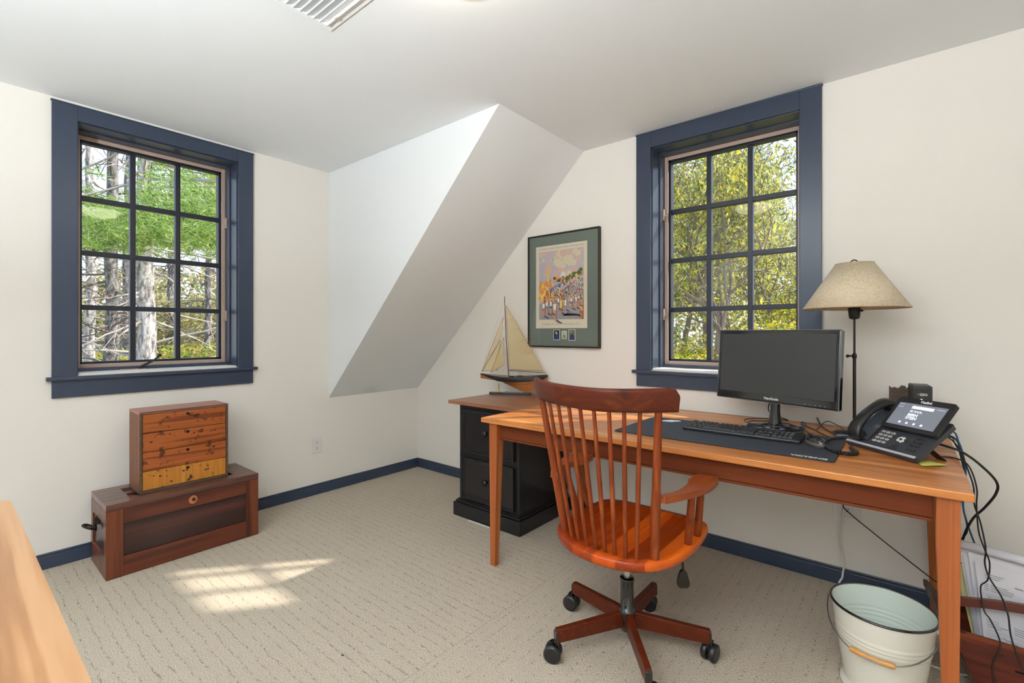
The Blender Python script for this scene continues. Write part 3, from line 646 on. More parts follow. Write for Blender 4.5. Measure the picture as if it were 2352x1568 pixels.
for cx_, w_, h_, cc in ((1.538, .052, .072, 0), (1.601, .040, .056, 1), (1.664, .054, .076, 2)):
    z_ = 1.203; ph = FB(MB().box((cx_-w_/2, -.0212, z_-h_/2), (cx_+w_/2, -.0202, z_+h_/2)), 'photo', M['print'])
    mb = MB(); random.seed(cc+5)
    def pq(u, v, L_): return (cx_-w_/2+.003+(w_-.006)*u, -.0213-.00002*L_, z_-h_/2+.003+(h_-.006)*v)
    pal = [[(.012, .016, .03), (.02, .035, .16), (.5, .4, .34), (.5, .5, .5)], [(.5, .5, .4), (.25, .3, .1), (.6, .5, .45), (.1, .1, .12)], [(.12, .16, .09), (.03, .02, .14), (.2, .10, .08), (.4, .4, .35)]][cc]
    ms = [colr('photo_tone', c) for c in pal]
    mb.cur = 0; mb.add([pq(0, 0, 0), pq(1, 0, 0), pq(1, 1, 0), pq(0, 1, 0)], [(0, 1, 2, 3)])
    mb.cur = 1; mb.add([pq(.1, 0, 1), pq(.95, 0, 1), pq(.85, .45, 1), pq(.6, .6, 1), pq(.3, .55, 1)], [(0, 1, 2, 3, 4)])
    mb.cur = 2; mb.add([pq(.5+.17*math.cos(k*PI/6), .68+.13*math.sin(k*PI/6), 2) for k in range(12)], [tuple(range(12))])
    mb.cur = 3; mb.add([pq(.35+.12*math.cos(k*PI/6), .80+.07*math.sin(k*PI/6), 3) for k in range(12)], [tuple(range(12))])
    FB(mb, 'photo_image', ms, ph)
FB(MB().box((fx0+fw, -.0232, fz0+fw), (fx1-fw, -.0222, fz1-fw)), 'glass', M['glass'])

# ------------------------------------------------------------------ desk
dk_ = thing('writing_desk', 'long cherry wood writing desk with tapered legs along the right wall', 'desk', (2.64, -.5, 0))
def D(mb, nm, m, par=None, **k): return mb.build(nm, m, par or dk_, world=True, **k)
DX0, DX1, DY0, DY1, DZ = 1.702, 3.573, -.972, -.030, .772
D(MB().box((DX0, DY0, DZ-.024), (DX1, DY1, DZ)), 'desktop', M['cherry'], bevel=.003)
lx0, lx1, ly0, ly1 = 1.770, 3.520, -.925, -.075
for x_ in (lx0, lx1):
    for y_ in (ly0, ly1):
        mb = MB(); a_, b_ = .0265, .0155
        def sq(h, z, ox, oy): return [(x_+ox-h, y_+oy-h, z), (x_+ox+h, y_+oy-h, z), (x_+ox+h, y_+oy+h, z), (x_+ox-h, y_+oy+h, z)]
        sx = 1 if x_ == lx0 else -1; sy = 1 if y_ == ly0 else -1
        L0, L1, L2 = sq(b_, .0005, -(a_-b_)*sx*.6, -(a_-b_)*sy*.6), sq(a_, .62, 0, 0), sq(a_, DZ-.0245, 0, 0)
        mb.add(L0+L1+L2, [(0, 3, 2, 1), (8, 9, 10, 11)]+[(4*r+k, 4*r+(k+1) % 4, 4*r+4+(k+1) % 4, 4*r+4+k) for r in (0, 1) for k in range(4)])
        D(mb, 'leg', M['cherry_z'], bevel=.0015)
def apron(a, b, nm='apron'):
    (x0, y0), (x1, y1) = a, b; mb = MB(); mb.box((x0, y0, .672), (x1, y1, DZ-.0245)); ex = .003
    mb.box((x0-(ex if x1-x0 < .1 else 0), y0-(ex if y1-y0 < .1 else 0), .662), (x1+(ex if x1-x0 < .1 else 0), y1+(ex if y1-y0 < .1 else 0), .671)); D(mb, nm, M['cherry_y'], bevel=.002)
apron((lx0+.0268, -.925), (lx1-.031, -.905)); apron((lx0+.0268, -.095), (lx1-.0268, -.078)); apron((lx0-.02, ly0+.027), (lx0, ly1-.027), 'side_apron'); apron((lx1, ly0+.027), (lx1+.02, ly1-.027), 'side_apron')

# ------------------------------------------------------------------ desk mat, keyboard, mouse
def rrect(x0, y0, x1, y1, r, n=5):
    out = []
    for cx_, cy_, a0 in ((x1-r, y1-r, 0), (x0+r, y1-r, PI/2), (x0+r, y0+r, PI), (x1-r, y0+r, 3*PI/2)):
        for k in range(n+1): t = a0+PI/2*k/n; out.append((cx_+r*math.cos(t), cy_+r*math.sin(t)))
    return out
mt = thing('desk_mat', 'large black desk mat under the keyboard on the desk', 'mat', (2.83, -.61, DZ))
MB().prism(rrect(2.405, -.840, 3.238, -.385, .018), DZ+.0004, DZ+.0034).build('pad', mat('mat_cloth', (.028, .032, .042), .62, bump=(700, .15, .001)), mt, world=True)
mb = MB(); rr = [(x, y, DZ+.0030) for x, y in rrect(2.405, -.840, 3.238, -.385, .018)]; mb.tube(rr+[rr[0]], .0014, 5, caps=False); mb.build('stitched_edge', M['cord'], mt, world=True)
text('lettering', 'VICTSING', .026, frame((3.160, -.815, DZ+.0037), (1, 0, 0), (0, 1, 0)), M['print'], mt, sx=1.0, bold=.0006)
mb = MB(); z_ = DZ+.0038
for pts in ([(2.485, -.475), (2.515, -.430), (2.56, -.425)], [(2.485, -.475), (2.53, -.470), (2.56, -.425)], [(2.50, -.462), (2.53, -.44)]):
    mb.tube([(x, y, z_) for x, y in pts], .0025, 4)
mb.build('logo', M['print'], mt, world=True)
kb = thing('keyboard', 'black full-size computer keyboard on the desk mat', 'keyboard', (2.872, -.549, DZ+.0036), math.radians(-.5))
KW, KD = .232, .068
mb = MB(); pr = [(-KD, .0), (-KD-.002, .010), (-KD+.004, .016), (-KD+.02, .016), (KD-.006, .0225), (KD, .017), (KD, 0)]
mb.prism(pr, -KW, KW, lambda y, z, x: (x, y, z)); mb.build('case', M['black'], kb, bevel=.002)
mb = MB()
def key(x, y, w_, d_, h=.0065):
    z_ = .0150+(y+KD)*.058; g = .0016
    mb.hexa([(x+g/2, y+g/2, z_), (x+w_-g/2, y+g/2, z_), (x+w_-g/2, y+d_-g/2, z_+d_*.058), (x+g/2, y+d_-g/2, z_+d_*.058)],
            [(x+g/2+.0018, y+g/2+.001, z_+h), (x+w_-g/2-.0018, y+g/2+.001, z_+h), (x+w_-g/2-.0018, y+d_-g/2-.002, z_+h+d_*.058), (x+g/2+.0018, y+d_-g/2-.002, z_+h+d_*.058)])
u = .0188; xk = -KW+.012
rowsk = [([1.25, 1.25, 1.25, 6.25, 1.25, 1.25, 1.25, 1.25], 0), ([2.25]+[1]*10+[2.75], 1), ([1.75]+[1]*11+[2.25], 2), ([1.5]+[1]*12+[1.5], 3), ([1]*13+[2], 4)]
for ws, r_ in rowsk:
    x = xk
    for w_ in ws: key(x, -KD+.012+r_*.0178, w_*u, .0178); x += w_*u
x2 = xk+15.3*u
for r_, cs in ((0, (0, 1, 2)), (1, (1,)), (3, (0, 1, 2)), (4, (0, 1, 2))):
    for c_ in cs: key(x2+c_*u, -KD+.012+r_*.0178, u, .0178)
x3 = x2+3.3*u
for r_ in range(5):
    for c_ in range(4): key(x3+c_*u, -KD+.012+r_*.0178, u, .0178)
for g in range(3):
    for c_ in range(4): key(xk+2*u+g*4.5*u+c_*u, -KD+.012+5.3*.0178, u, .0140)
key(xk, -KD+.012+5.3*.0178, u, .0140)
for c_ in range(3): key(x2+c_*u, -KD+.012+5.3*.0178, u, .0140)
mb.build('keys', M['key'], kb)
mb = MB(); mb.tube([(-KW+.006, -KD-.001, .010), (KW-.006, -KD-.001, .010)], .0022, 6); mb.build('trim_bar', mat('keyboard_bar', (.10, .10, .12), .25), kb)
ms = thing('computer_mouse', 'black computer mouse with grey sides on the desk mat', 'mouse', (3.155, -.590, DZ+.0036), math.radians(35))
mb = MB(); n_, m_ = 24, 8; vs = []
for i in range(m_+1):
    t = PI/2*i/m_; r_ = math.cos(t); h_ = math.sin(t)
    for k in range(n_):
        a_ = 2*PI*k/n_; vs.append((.030*r_*math.cos(a_)*(1+.06*math.sin(a_)), .054*r_*math.sin(a_), .006+.030*h_-(.006*math.sin(a_)*r_ if h_ > 0 else 0)))
mb.add(vs, [(i*n_+k, i*n_+(k+1) % n_, (i+1)*n_+(k+1) % n_, (i+1)*n_+k) for i in range(m_) for k in range(n_)], True); mb.build('body', M['gloss'], ms)
mb = MB(); mb.lathe([(.029, .0005), (.0312, .006), (.0305, .013), (.028, .016)], n=28, sy=1.78); mb.build('side_grip', mat('mouse_grey', (.09, .08, .065), .4), ms)
mb = MB(Matrix.Rotation(PI/2, 4, 'Y')); mb.lathe([(.001, -.003), (.008, -.003), (.008, .003), (.001, .003)], (-.033, .030, 0), 14); mb.build('scroll_wheel', M['black'], ms)

# ------------------------------------------------------------------ monitor
mo = thing('computer_monitor', 'wide black computer monitor on a round glossy foot on the desk', 'monitor', (2.955, -.320, DZ), math.radians(-19.6))
tilt = Matrix.Translation((0, -.01, .122)) @ Matrix.Rotation(math.radians(-4.5), 4, 'X')
MWd, MH = .2825, .338
pan = MB(tilt).box((-MWd, -.012, 0), (MWd, .022, MH)).build('panel', M['gloss'], mo, bevel=.006)
sc_ = MB(tilt).box((-MWd+.017, -.0128, .036), (MWd-.017, -.0119, MH-.019)).build('screen', M['screen'], pan)
MB(tilt).box((-.16, .022, .06), (.16, .050, .27)).build('rear_housing', M['black'], mo, bevel=.01)
mb = MB(tilt); mb.box((-MWd-.0015, -.010, -.0015), (MWd+.0015, -.0065, MH+.0015)); mb.build('edge_rim', mat('clear_edge', (.10, .11, .11), .1, coat=.5), pan, bevel=.001)
text('lettering', 'ViewSonic', .0165, tilt @ frame((0, -.0132, .018), (1, 0, 0), (0, 0, 1)), M['print'], pan, world=False, bold=.0002)
mb = MB(tilt)
for k in range(5): mb.disc((.152+.020*k, -.0124, .012), (0, -1, 0), .0013, 8)
mb.build('button_marks', M['print'], pan)
MB().tube([(0, .012, .018), (0, .012, .08), (0, .016, .16)], [.030, .022, .022], 20).build('neck', M['gloss'], mo)
MB().lathe([(.112, .0006), (.113, .006), (.105, .011), (.06, .016), (.034, .024), (.001, .025)], n=48, sx=1.12).build('foot', M['gloss'], mo)

# ------------------------------------------------------------------ desk phone
PE = Vector((.731, -.682, 0)); PB = Vector((.682, .731, 0)); FL = Vector((3.237, -.483, DZ))
ph = thing('desk_phone', 'black desk phone with handset and large touch screen at the right end of the desk', 'phone', tuple(FL), math.atan2(PE.y, PE.x))
# local: x along front edge, y to the rear, z up ; slope frame S: x, s (up the face), n (out of the face)
sa = math.radians(37)
S = Matrix.Translation((0, .004, .0115)) @ Matrix.Rotation(sa, 4, 'X')
W_ = .292; Ls = .195
MB(S).prism(rrect(0, 0, W_, Ls, .010), -.013, .004).build('body', mat('phone_body', (.035, .036, .042), .38), ph, bevel=.003)
MB(S).box((.004, .004, .0042), (W_-.006, .014, .0058)).build('silver_strip', mat('phone_silver', (.50, .50, .54), .35, metal=.2), ph, bevel=.001)
TS = S @ Matrix.Translation((0, .108, .010)) @ Matrix.Rotation(math.radians(13), 4, 'X')
tp = MB(TS).prism(rrect(.088, 0, W_+.004, .140, .009), 0, .014).build('touch_screen', M['black'], ph, bevel=.003)
dmb = MB(TS).box((.103, .016, .0142), (W_-.012, .116, .0148)); dmb.cur = 1
def ptxt(b, s, u, v, m=M['print'], al='LEFT', sx=1, bold=0): return text('lettering', b, s, TS @ frame((u, v, .0152), (1, 0, 0), (0, 1, 0)), m, tp, align=al, world=False, sx=sx, bold=bold)
lit = mat('display_white', (.7, .72, .78), .5, emit=.5)
ptxt('Yealink', .0145, .196, .127, al='CENTER', bold=.0005)
dmb.box((.158, .094, .0150), (.238, .107, .0153))
ptxt('BE SHUR,', .0115, .160, .082, lit, bold=.0003); ptxt('BERN', .0155, .160, .066, lit, bold=.0008); ptxt('STEIN', .0155, .160, .052, lit, bold=.0008)
for k in range(4): dmb.disc((.150+.027*k, .030, .0152), (0, 0, 1), .0050, 12)
for k in range(2): dmb.box((.106, .108-.012*k, .0150), (.126, .1092-.012*k, .0152))
dmb.box((.246, .104, .0150), (.274, .1052, .0152)); dmb.build('display', [mat('phone_display', (.16, .17, .20), .25, emit=.22, ecol=(.30, .33, .40)), lit], tp)
mb = MB(S); kx, ky = .098, .034
for r_ in range(4):
    for c_ in range(3): mb.box((kx+.0195*c_, ky+.0175*r_, .004), (kx+.0195*c_+.0135, ky+.0175*r_+.0100, .0085))
mb.build('number_keys', mat('phone_keys', (.40, .38, .36), .4), ph, bevel=.001)
mb = MB(S); kk = 0
for r_ in range(4):
    for c_ in range(3):
        mb.box((kx+.0195*c_+.005, ky+.0175*r_+.004, .0086), (kx+.0195*c_+.009, ky+.0175*r_+.0065, .0088))
mb.build('number_marks', M['ink'], ph)
mb = MB(S); mb.prism([(.188+.0155*math.cos(PI/8+k*PI/4), .072+.0155*math.sin(PI/8+k*PI/4)) for k in range(8)], .004, .006); mb.build('navigation_pad', mat('phone_nav', (.6, .58, .56), .35), ph)
mb = MB(S)
for dx, dy in ((0, .017), (0, -.017), (.018, 0), (-.018, 0), (0, 0), (-.003, -.034)): mb.lathe([(.0048, .0055), (.0045, .009), (.003, .0105), (.0005, .011)], (.188+dx, .072+dy, 0), 12)
for dx, dy in ((.232, .090), (.252, .090), (.232, .072), (.252, .072), (.232, .054), (.252, .054)): mb.box((dx, dy, .004), (dx+.0115, dy+.0075, .0085))
mb.box((.232, .033, .004), (.264, .041, .0085)); mb.box((.170, .022, .004), (.205, .028, .0085)); mb.build('function_keys', M['key'], ph, bevel=.001)
# cradle and handset
MB(S).box((.010, .03, .0035), (.080, Ls+.035, .012)).build('cradle', mat('phone_cradle', (.030, .031, .036), .4), ph, bevel=.004)
mb = MB(S)
for k in range(6):
    for j in range(5): mb.disc((.062+.0032*k, .098+.0032*j, .0125), (0, 0, 1), .001, 6)
mb.build('speaker_grille', mat('grille_grey', (.3, .3, .3), .5), ph)
hb = MB(S); cen = [(0.016, .026), (.03, .040), (.052, .052), (.09, .060), (.125, .062), (.165, .058), (.20, .050), (.222, .038), (.234, .022)]
def hsec(s, n, hw, th):  # rounded cross-section across x
    return [(.044+hw*math.cos(2*PI*k/16), s, n+th*math.sin(2*PI*k/16)) for k in range(16)]
secs = []
for i, (s_, n_) in enumerate(cen):
    e = abs(i-4)/4; hw = .021+.009*e**1.3; th = .011+.008*e**1.5
    if i in (0, len(cen)-1): hw *= .9; th *= .55
    sec = []
    for k in range(16):
        c_, q_ = math.cos(2*PI*k/16), math.sin(2*PI*k/16); c_ = math.copysign(abs(c_)**.6, c_); q_ = math.copysign(abs(q_)**.6, q_)
        sec.append((.044+hw*c_, s_, n_+th*q_))
    secs += sec
m_ = len(cen); hb.add(secs, [(i*16+k, (i+1)*16+k, (i+1)*16+(k+1) % 16, i*16+(k+1) % 16) for i in range(m_-1) for k in range(16)], True)
hb.add(secs[:16], [tuple(range(16))]); hb.add(secs[-16:], [tuple(range(16))][::-1])
hh = hb.build('handset', mat('handset_black', (.014, .013, .013), .3), ph)
text('lettering', 'HD', .010, S @ frame((.044, .042, .0605), (1, 0, 0), (0, 1, .5)), M['print'], hh, world=False)
MB(S).box((.022, .022, .010), (.066, .055, .036)).build('mouthpiece', M['black'], ph, bevel=.006); MB(S).box((.022, .195, .010), (.066, .230, .034)).build('earpiece', M['black'], ph, bevel=.006)
for x_ in (.045, .235): MB().hexa([(x_, .075, .055), (x_+.035, .075, .055), (x_+.035, .085, .052), (x_, .085, .052)], [(x_+.005, .142, .0006), (x_+.04, .142, .0006), (x_+.04, .150, .0006), (x_+.005, .150, .0006)]).build('stand_leg', M['black'], ph, bevel=.002)
MB().box((.03, .06, .04), (W_-.03, .10, .062)).build('stand_bracket', M['black'], ph, bevel=.003)
# coiled cord, from handset foot down to the mat and back under the phone
path = spline([onz(1952, 1015, .800), onz(1956, 1030, .784), onz(1968, 1040, .781), onz(1940, 1041, .781), onz(1912, 1033, .784), onz(1896, 1022, .786), onz(1895, 1012, .786), onz(1915, 1006, .786), onz(1945, 1005, .786), onz(1965, 1008, .782)], 60)
mb = MB(); cl = []
L_ = 0
for i in range(1, len(path)-1):
    L_ += (path[i]-path[i-1]).length; d_ = (path[i+1]-path[i-1]).normalized(); a_ = Vector((0, 0, 1)).cross(d_)
    if a_.length < 1e-4: continue
    a_.normalize(); b_ = d_.cross(a_); t = L_/.0052*2*PI; rr_ = .0062 if i > 45 else .001
    cl.append(path[i]+a_*rr_*math.cos(t)+b_*rr_*math.sin(t))
mb.tube(cl, .0019, 5); mb.build('handset_cord', M['cord'], ph, world=True, label='coiled black handset cord')
mb = MB(); zq = DZ+.0010
MB().add([(3.448, -.622, zq), (3.470, -.700, zq+.001), (3.535, -.655, zq+.006), (3.49, -.60, zq)], [(0, 1, 2, 3)]).build('sticky_note', mat('yellow_note', (.52, .52, .10), .8), solid=.0005, cat='note', label='yellow sticky note poking out from under the desk phone')

# ------------------------------------------------------------------ black box speaker with a white light, brown scrap
sp_ = thing('media_box', 'small upright black box with a white light behind the desk phone', 'electronic box', (3.475, -.205, DZ), math.radians(6))
MB().box((-.031, -.055, .0005), (.031, .075, .231)).build('case', mat('matte_black_case', (.035, .033, .031), .6, bump=(300, .2, .001)), sp_, bevel=.004)
MB().box((-.0285, -.0565, .004), (.0285, -.054, .222)).build('front_face', M['black'], sp_, bevel=.001)
MB().box((-.022, -.035, .2309), (.022, .06, .2316)).build('top_vent', M['black'], sp_)
text('lettering', 'V', .0125, frame((-.0145, -.0568, .196), RX, RZ), mat('orange_print', (.45, .12, .04), .5), sp_, world=False, bold=.0003)
text('lettering', 'IZIO', .0125, frame((.003, -.0568, .196), RX, RZ), M['print'], sp_, world=False, bold=.0003)
MB().box((-.012, -.0574, .172), (-.001, -.0563, .178)).build('indicator_light', mat('white_led', (1, 1, 1), .5, emit=14, ecol=(.85, .88, 1)), sp_)
mb = MB(); random.seed(4); pts = [(3.372, .0), (3.372, .212)]+[(3.372+.006*k, .212+random.uniform(-.010, .006)) for k in range(1, 13)]+[(3.446, .0)]
mb.prism(pts, -.135, -.100, lambda x, z, y: (x, y, DZ+.0006+z)); mb.build('wood_scrap', M['edge'], cat='wood block', label='rough broken brown wooden block behind the desk phone')
gp = MB().lathe([(.001, .0006), (.045, .0006), (.047, .005), (.045, .010), (.001, .011)], (3.245, -.340, DZ), 32); gp.build('grey_disc', mat('grey_disc', (.22, .24, .30), .5), cat='disc', label='round grey disc on the desk between the mat and the phone')

# ------------------------------------------------------------------ table lamp
lm = thing('table_lamp', 'tall dark metal table lamp with a cream cone shade at the back of the desk', 'lamp', (3.256, -.250, DZ))
MB().lathe([(.001, .0005), (.080, .0005), (.082, .006), (.070, .012), (.02, .018), (.012, .03), (.001, .03)], n=40).build('base', M['bronze'], lm)
MB().cyl((0, 0, .02), (0, 0, .350), .0062, n=14).build('lower_pole', M['bronze'], lm)
MB().cyl((0, 0, .350), (0, 0, .52), .0042, n=12).build('upper_pole', M['bronze'], lm)
kn = MB().lathe([(.0062, .336), (.009, .338), (.009, .352), (.006, .356), (.0044, .360)], n=16).build('clamp', M['bronze'], lm)
MB().tube([(-.008, -.003, .345), (-.014, -.006, .346), (-.022, -.009, .345)], [.003, .004, .006], 8).sphere((-.024, -.010, .345), .0075, sc=(.8, .8, 1)).build('clamp_knob', M['bronze'], kn)
MB().lathe([(.0045, .505), (.017, .508), (.020, .512), (.024, .552), (.022, .556), (.001, .557)], n=24).build('socket', M['bronze'], lm)
MB().tube([(.012, -.012, .540), (.026, -.020, .542)], .003, 8).sphere((.028, -.021, .542), .005).build('switch_knob', M['bronze'], lm)
def shade():
    m = bpy.data.materials.new('parchment_shade'); m.use_nodes = True; n = m.node_tree; n.nodes.clear(); L = n.links
    o = n.nodes.new('ShaderNodeOutputMaterial'); mx = n.nodes.new('ShaderNodeMixShader'); d = n.nodes.new('ShaderNodeBsdfPrincipled'); t = n.nodes.new('ShaderNodeBsdfTranslucent')
    c = n.nodes.new('ShaderNodeTexCoord'); q = n.nodes.new('ShaderNodeTexNoise'); q.inputs['Scale'].default_value = 130; q.inputs['Distortion'].default_value = 2; L.new(c.outputs['Object'], q.inputs[0])
    r = ramp(n, [(.36, (.62, .46, .27)), (.46, (.80, .68, .48)), (.7, (.84, .74, .56))]); L.new(q.outputs['Fac'], r.inputs[0]); L.new(r.outputs[0], d.inputs['Base Color']); L.new(r.outputs[0], t.inputs[0])
    d.inputs['Roughness'].default_value = .45; mx.inputs[0].default_value = .25; L.new(d.outputs[0], mx.inputs[1]); L.new(t.outputs[0], mx.inputs[2]); L.new(mx.outputs[0], o.inputs[0]); return m
shd = MB().lathe([(.193, .553), (.070, .748)], n=64).build('shade', shade(), lm, solid=.0014)
mb = MB()
for r_, z_ in ((.1935, .553), (.0705, .748)): mb.tube([(r_*math.cos(2*PI*k/48), r_*math.sin(2*PI*k/48), z_) for k in range(49)], .0016, 6, caps=False)
mb.build('shade_trim', mat('shade_trim', (.50, .32, .18), .6), shd)
mb = MB(); mb.cyl((0, 0, .55), (0, 0, .742), .002, n=8)
for a_ in (0, 2.1, 4.2): mb.tube([(0, 0, .742), (.07*math.cos(a_), .07*math.sin(a_), .748)], .0012, 5)
mb.build('harp', M['bronze'], lm)
MB().tube([(.020*math.cos(t)*RGT.x, .020*math.cos(t)*RGT.y, .742+.022*math.sin(t)) for t in [PI*k/12 for k in range(13)]], .0026, 7).build('finial_ring', M['bronze'], lm)
# ------------------------------------------------------------------ PART 3
# ------------------------------------------------------------------ office chair
ch = thing('office_chair', 'cherry wood spindle-back swivel armchair pushed up to the desk', 'chair', (2.59, -1.085, 0))
def H_(mb, nm, m, par=None, **k): return mb.build(nm, m, par or ch, world=True, **k)
seat = [(2.61, -.795), (2.72, -.797), (2.79, -.812), (2.823, -.85), (2.836, -.93), (2.841, -1.04), (2.834, -1.151), (2.815, -1.223), (2.785, -1.28), (2.74, -1.322), (2.69, -1.345), (2.63, -1.357), (2.566, -1.357),
        (2.5, -1.345), (2.435, -1.307), (2.385, -1.262), (2.355, -1.215), (2.343, -1.15), (2.340, -1.04), (2.345, -.93), (2.36, -.85), (2.40, -.812), (2.47, -.797), (2.54, -.795)]
seat = [(p.x, p.y) for p in spline([(*p, 0) for p in seat+[seat[0]]], 3)][:-1]
ns = len(seat); cxs, cys = 2.59, -1.07
rings = [(.90, .418), (.965, .420), (.995, .428), (1.0, .438), (.997, .450), (.985, .455), (.87, .4545), (.80, .450), (.6, .446), (.3, .444), (.02, .444)]
vs = []
for s_, z_ in rings: vs += [(cxs+(x-cxs)*s_, cys+(y-cys)*s_, z_) for x, y in seat]
mb = MB(); mb.add(vs, [(i*ns+k, (i+1)*ns+k, (i+1)*ns+(k+1) % ns, i*ns+(k+1) % ns) for i in range(len(rings)-1) for k in range(ns)], True); mb.add(vs[:ns], [tuple(range(ns))]); mb.add(vs[-ns:], [tuple(range(ns))][::-1])
H_(mb, 'seat', M['seat'])
bot = [(2.406, -1.238), (2.461, -1.277), (2.5, -1.291), (2.539, -1.301), (2.579, -1.306), (2.616, -1.308), (2.652, -1.307), (2.689, -1.301), (2.723, -1.288), (2.769, -1.25)]
topp = [(2.339, -1.305), (2.410, -1.357), (2.473, -1.392), (2.533, -1.415), (2.586, -1.428), (2.641, -1.433), (2.692, -1.425), (2.733, -1.401), (2.772, -1.368), (2.817, -1.329)]
for i, ((bx_, by_), (tx_, ty_)) in enumerate(zip(bot, topp)):
    A = Vector((bx_, by_, .446)); Bv = Vector((tx_, ty_, .972)); post = i in (0, 9); pts, rs = [], []
    for k in range(9):
        t = k/8; pts.append(A.lerp(Bv, t)); rs.append((.0165-.0045*t if t > .45 else .0162) if post else .0068+.0014*math.sin(PI*min(1, t*1.15)))
    H_(MB().tube(pts, rs, 14 if post else 10), 'back_post' if post else 'spindle', M['chair'])
cr = spline([(2.296, -1.262, 0), (2.339, -1.309, 0), (2.410, -1.359, 0), (2.5, -1.404, 0), (2.60, -1.430, 0), (2.68, -1.427, 0), (2.75, -1.390, 0), (2.817, -1.332, 0), (2.862, -1.288, 0)], 5)
mb = MB(); vs = []; n_ = len(cr); prof = [(-.011, 0), (-.012, .012), (-.012, .064), (-.009, .072), (0, .0755), (.009, .072), (.012, .064), (.012, .012), (.011, 0), (0, -.002)]
for i, p in enumerate(cr):
    d_ = (cr[min(i+1, n_-1)]-cr[max(i-1, 0)]).normalized(); nrm = Vector((d_.y, -d_.x, 0)); t = i/(n_-1); e = min(t, 1-t); hs_ = 1.0
    rise = .004*(1-math.sin(PI*t)); cut = 0 if e > .05 else (1-math.sqrt(max(0, 1-((.05-e)/.05)**2)))*.022
    for o_, z_ in prof:
        zz = z_+(rise if z_ > .03 else 0)
        if z_ > .03: zz -= cut
        vs.append(p+nrm*(o_+z_*.16)+Vector((0, 0, .966+zz)))
m_ = len(prof); mb.add(vs, [(i*m_+k, (i+1)*m_+k, (i+1)*m_+(k+1) % m_, i*m_+(k+1) % m_) for i in range(n_-1) for k in range(m_)], True); mb.add(vs[:m_], [tuple(range(m_))]); mb.add(vs[-m_:], [tuple(range(m_))[::-1]])
H_(mb, 'crest_rail', M['crest'], recalc=True)
armo = [(2.768, -1.262), (2.808, -1.18), (2.816, -1.105), (2.810, -1.035), (2.798, -1.000), (2.800, -.935), (2.818, -.880), (2.848, -.868), (2.874, -.890), (2.884, -.945), (2.882, -1.04), (2.850, -1.15), (2.812, -1.235), (2.788, -1.275)]
armo = [(p.x, p.y) for p in spline([(*p, 0) for p in armo], 4)]
armo = [(3.42-(3.42-x)*.982, max(-1.276, min(-.934, -2.796+(y+2.796)*.982))) for x, y in armo]
ARMW = wood('cherry_arm_wood', [(.2, (.16, .030, .007)), (.5, (.27, .058, .012)), (.85, (.36, .10, .022))], 1, .8, .36, .12, spec=.4)
MIR = 2*2.588
for s_ in (0, 1):
    f = (lambda x: x) if s_ == 0 else (lambda x: MIR-x)
    H_(MB().prism(armo, 0, 1, lambda x, y, h: (f(x), y, .656+.024*h)), 'armrest', ARMW, bevel=.006, seg=3)
    for (bx_, by_), (tx_, ty_) in (((2.817, -1.062), (2.852, -1.120)), ((2.819, -.968), (2.856, -1.035))):
        A, Bv = Vector((f(bx_), by_, .446)), Vector((f(tx_), ty_, .660))
        H_(MB().tube([A.lerp(Bv, k/8) for k in range(9)], [.0135-.001*k/8+.0008*math.sin(PI*k/8) for k in range(9)], 12), 'arm_post', M['chair'])
hx, hy = 2.59, -1.085
H_(MB().cyl((hx, hy, .24), (hx, hy, .405), .0125, n=20).cyl((hx, hy, .30), (hx, hy, .307), .0135), 'gas_lift', M['chrome'])
H_(MB().lathe([(.001, .268), (.026, .268), (.028, .262), (.026, .255), (.025, .15), (.033, .145), (.033, .120), (.026, .112), (.024, .065), (.001, .065)][::-1], (hx, hy, 0), 28), 'column_cover', M['gloss'])
H_(MB().box((hx-.09, hy-.10, .400), (hx+.09, hy+.12, .418)).box((hx-.035, hy-.05, .375), (hx+.035, hy+.06, .402)), 'seat_plate', M['black'], bevel=.003)
caster0 = None
for k in range(5):
    a_ = math.radians(22+72*k-1); u_ = Vector((math.cos(a_), math.sin(a_), 0)); p_ = Vector((-u_.y, u_.x, 0)); c0 = Vector((hx, hy, 0))
    def sec(r_, hw, z0, z1): q_ = c0+u_*r_; return [q_-p_*hw+Vector((0, 0, z0)), q_+p_*hw+Vector((0, 0, z0)), q_+p_*hw+Vector((0, 0, z1)), q_-p_*hw+Vector((0, 0, z1))]
    A, Bv = sec(.020, .0125, .082, .142), sec(.300, .0115, .072, .122)
    mb = MB(); mb.add(A+Bv, [(0, 3, 2, 1), (4, 5, 6, 7), (0, 1, 5, 4), (1, 2, 6, 5), (2, 3, 7, 6), (3, 0, 4, 7)]); arm_ = H_(mb, 'base_leg', M['chair'] if False else M['crest'], bevel=.003)
    A, Bv = sec(.298, .0125, .068, .116), sec(.3045, .0125, .066, .112); mb = MB(); mb.add(A+Bv, [(0, 3, 2, 1), (4, 5, 6, 7), (0, 1, 5, 4), (1, 2, 6, 5), (2, 3, 7, 6), (3, 0, 4, 7)]); H_(mb, 'end_cap', M['gloss'], arm_, bevel=.002)
    rc = c0+u_*.292; b_ = math.radians(22+72*k+[60, 100, 20, -35, 75][k]); v_ = Vector((math.cos(b_), math.sin(b_), 0)); w_ = Vector((-v_.y, v_.x, 0)); ctr = rc+v_*.018+Vector((0, 0, .0325))
    mb = MB()
    for s_ in (-1, 1):
        q0, q1 = ctr+w_*(.006*s_), ctr+w_*(.026*s_)
        mb.tube([q0, q0.lerp(q1, .15), q0.lerp(q1, .85), q1], [.030, .032, .032, .025], 24)
    cw = H_(mb, 'caster', M['black'])
    mb = MB(); mb.cyl(rc+Vector((0, 0, .045)), rc+Vector((0, 0, .080)), .0055, n=10); mb.box(ctr+Vector((-.010, -.010, .010)), ctr+Vector((.010, .010, .040))); H_(mb, 'stem', M['gloss'], cw)
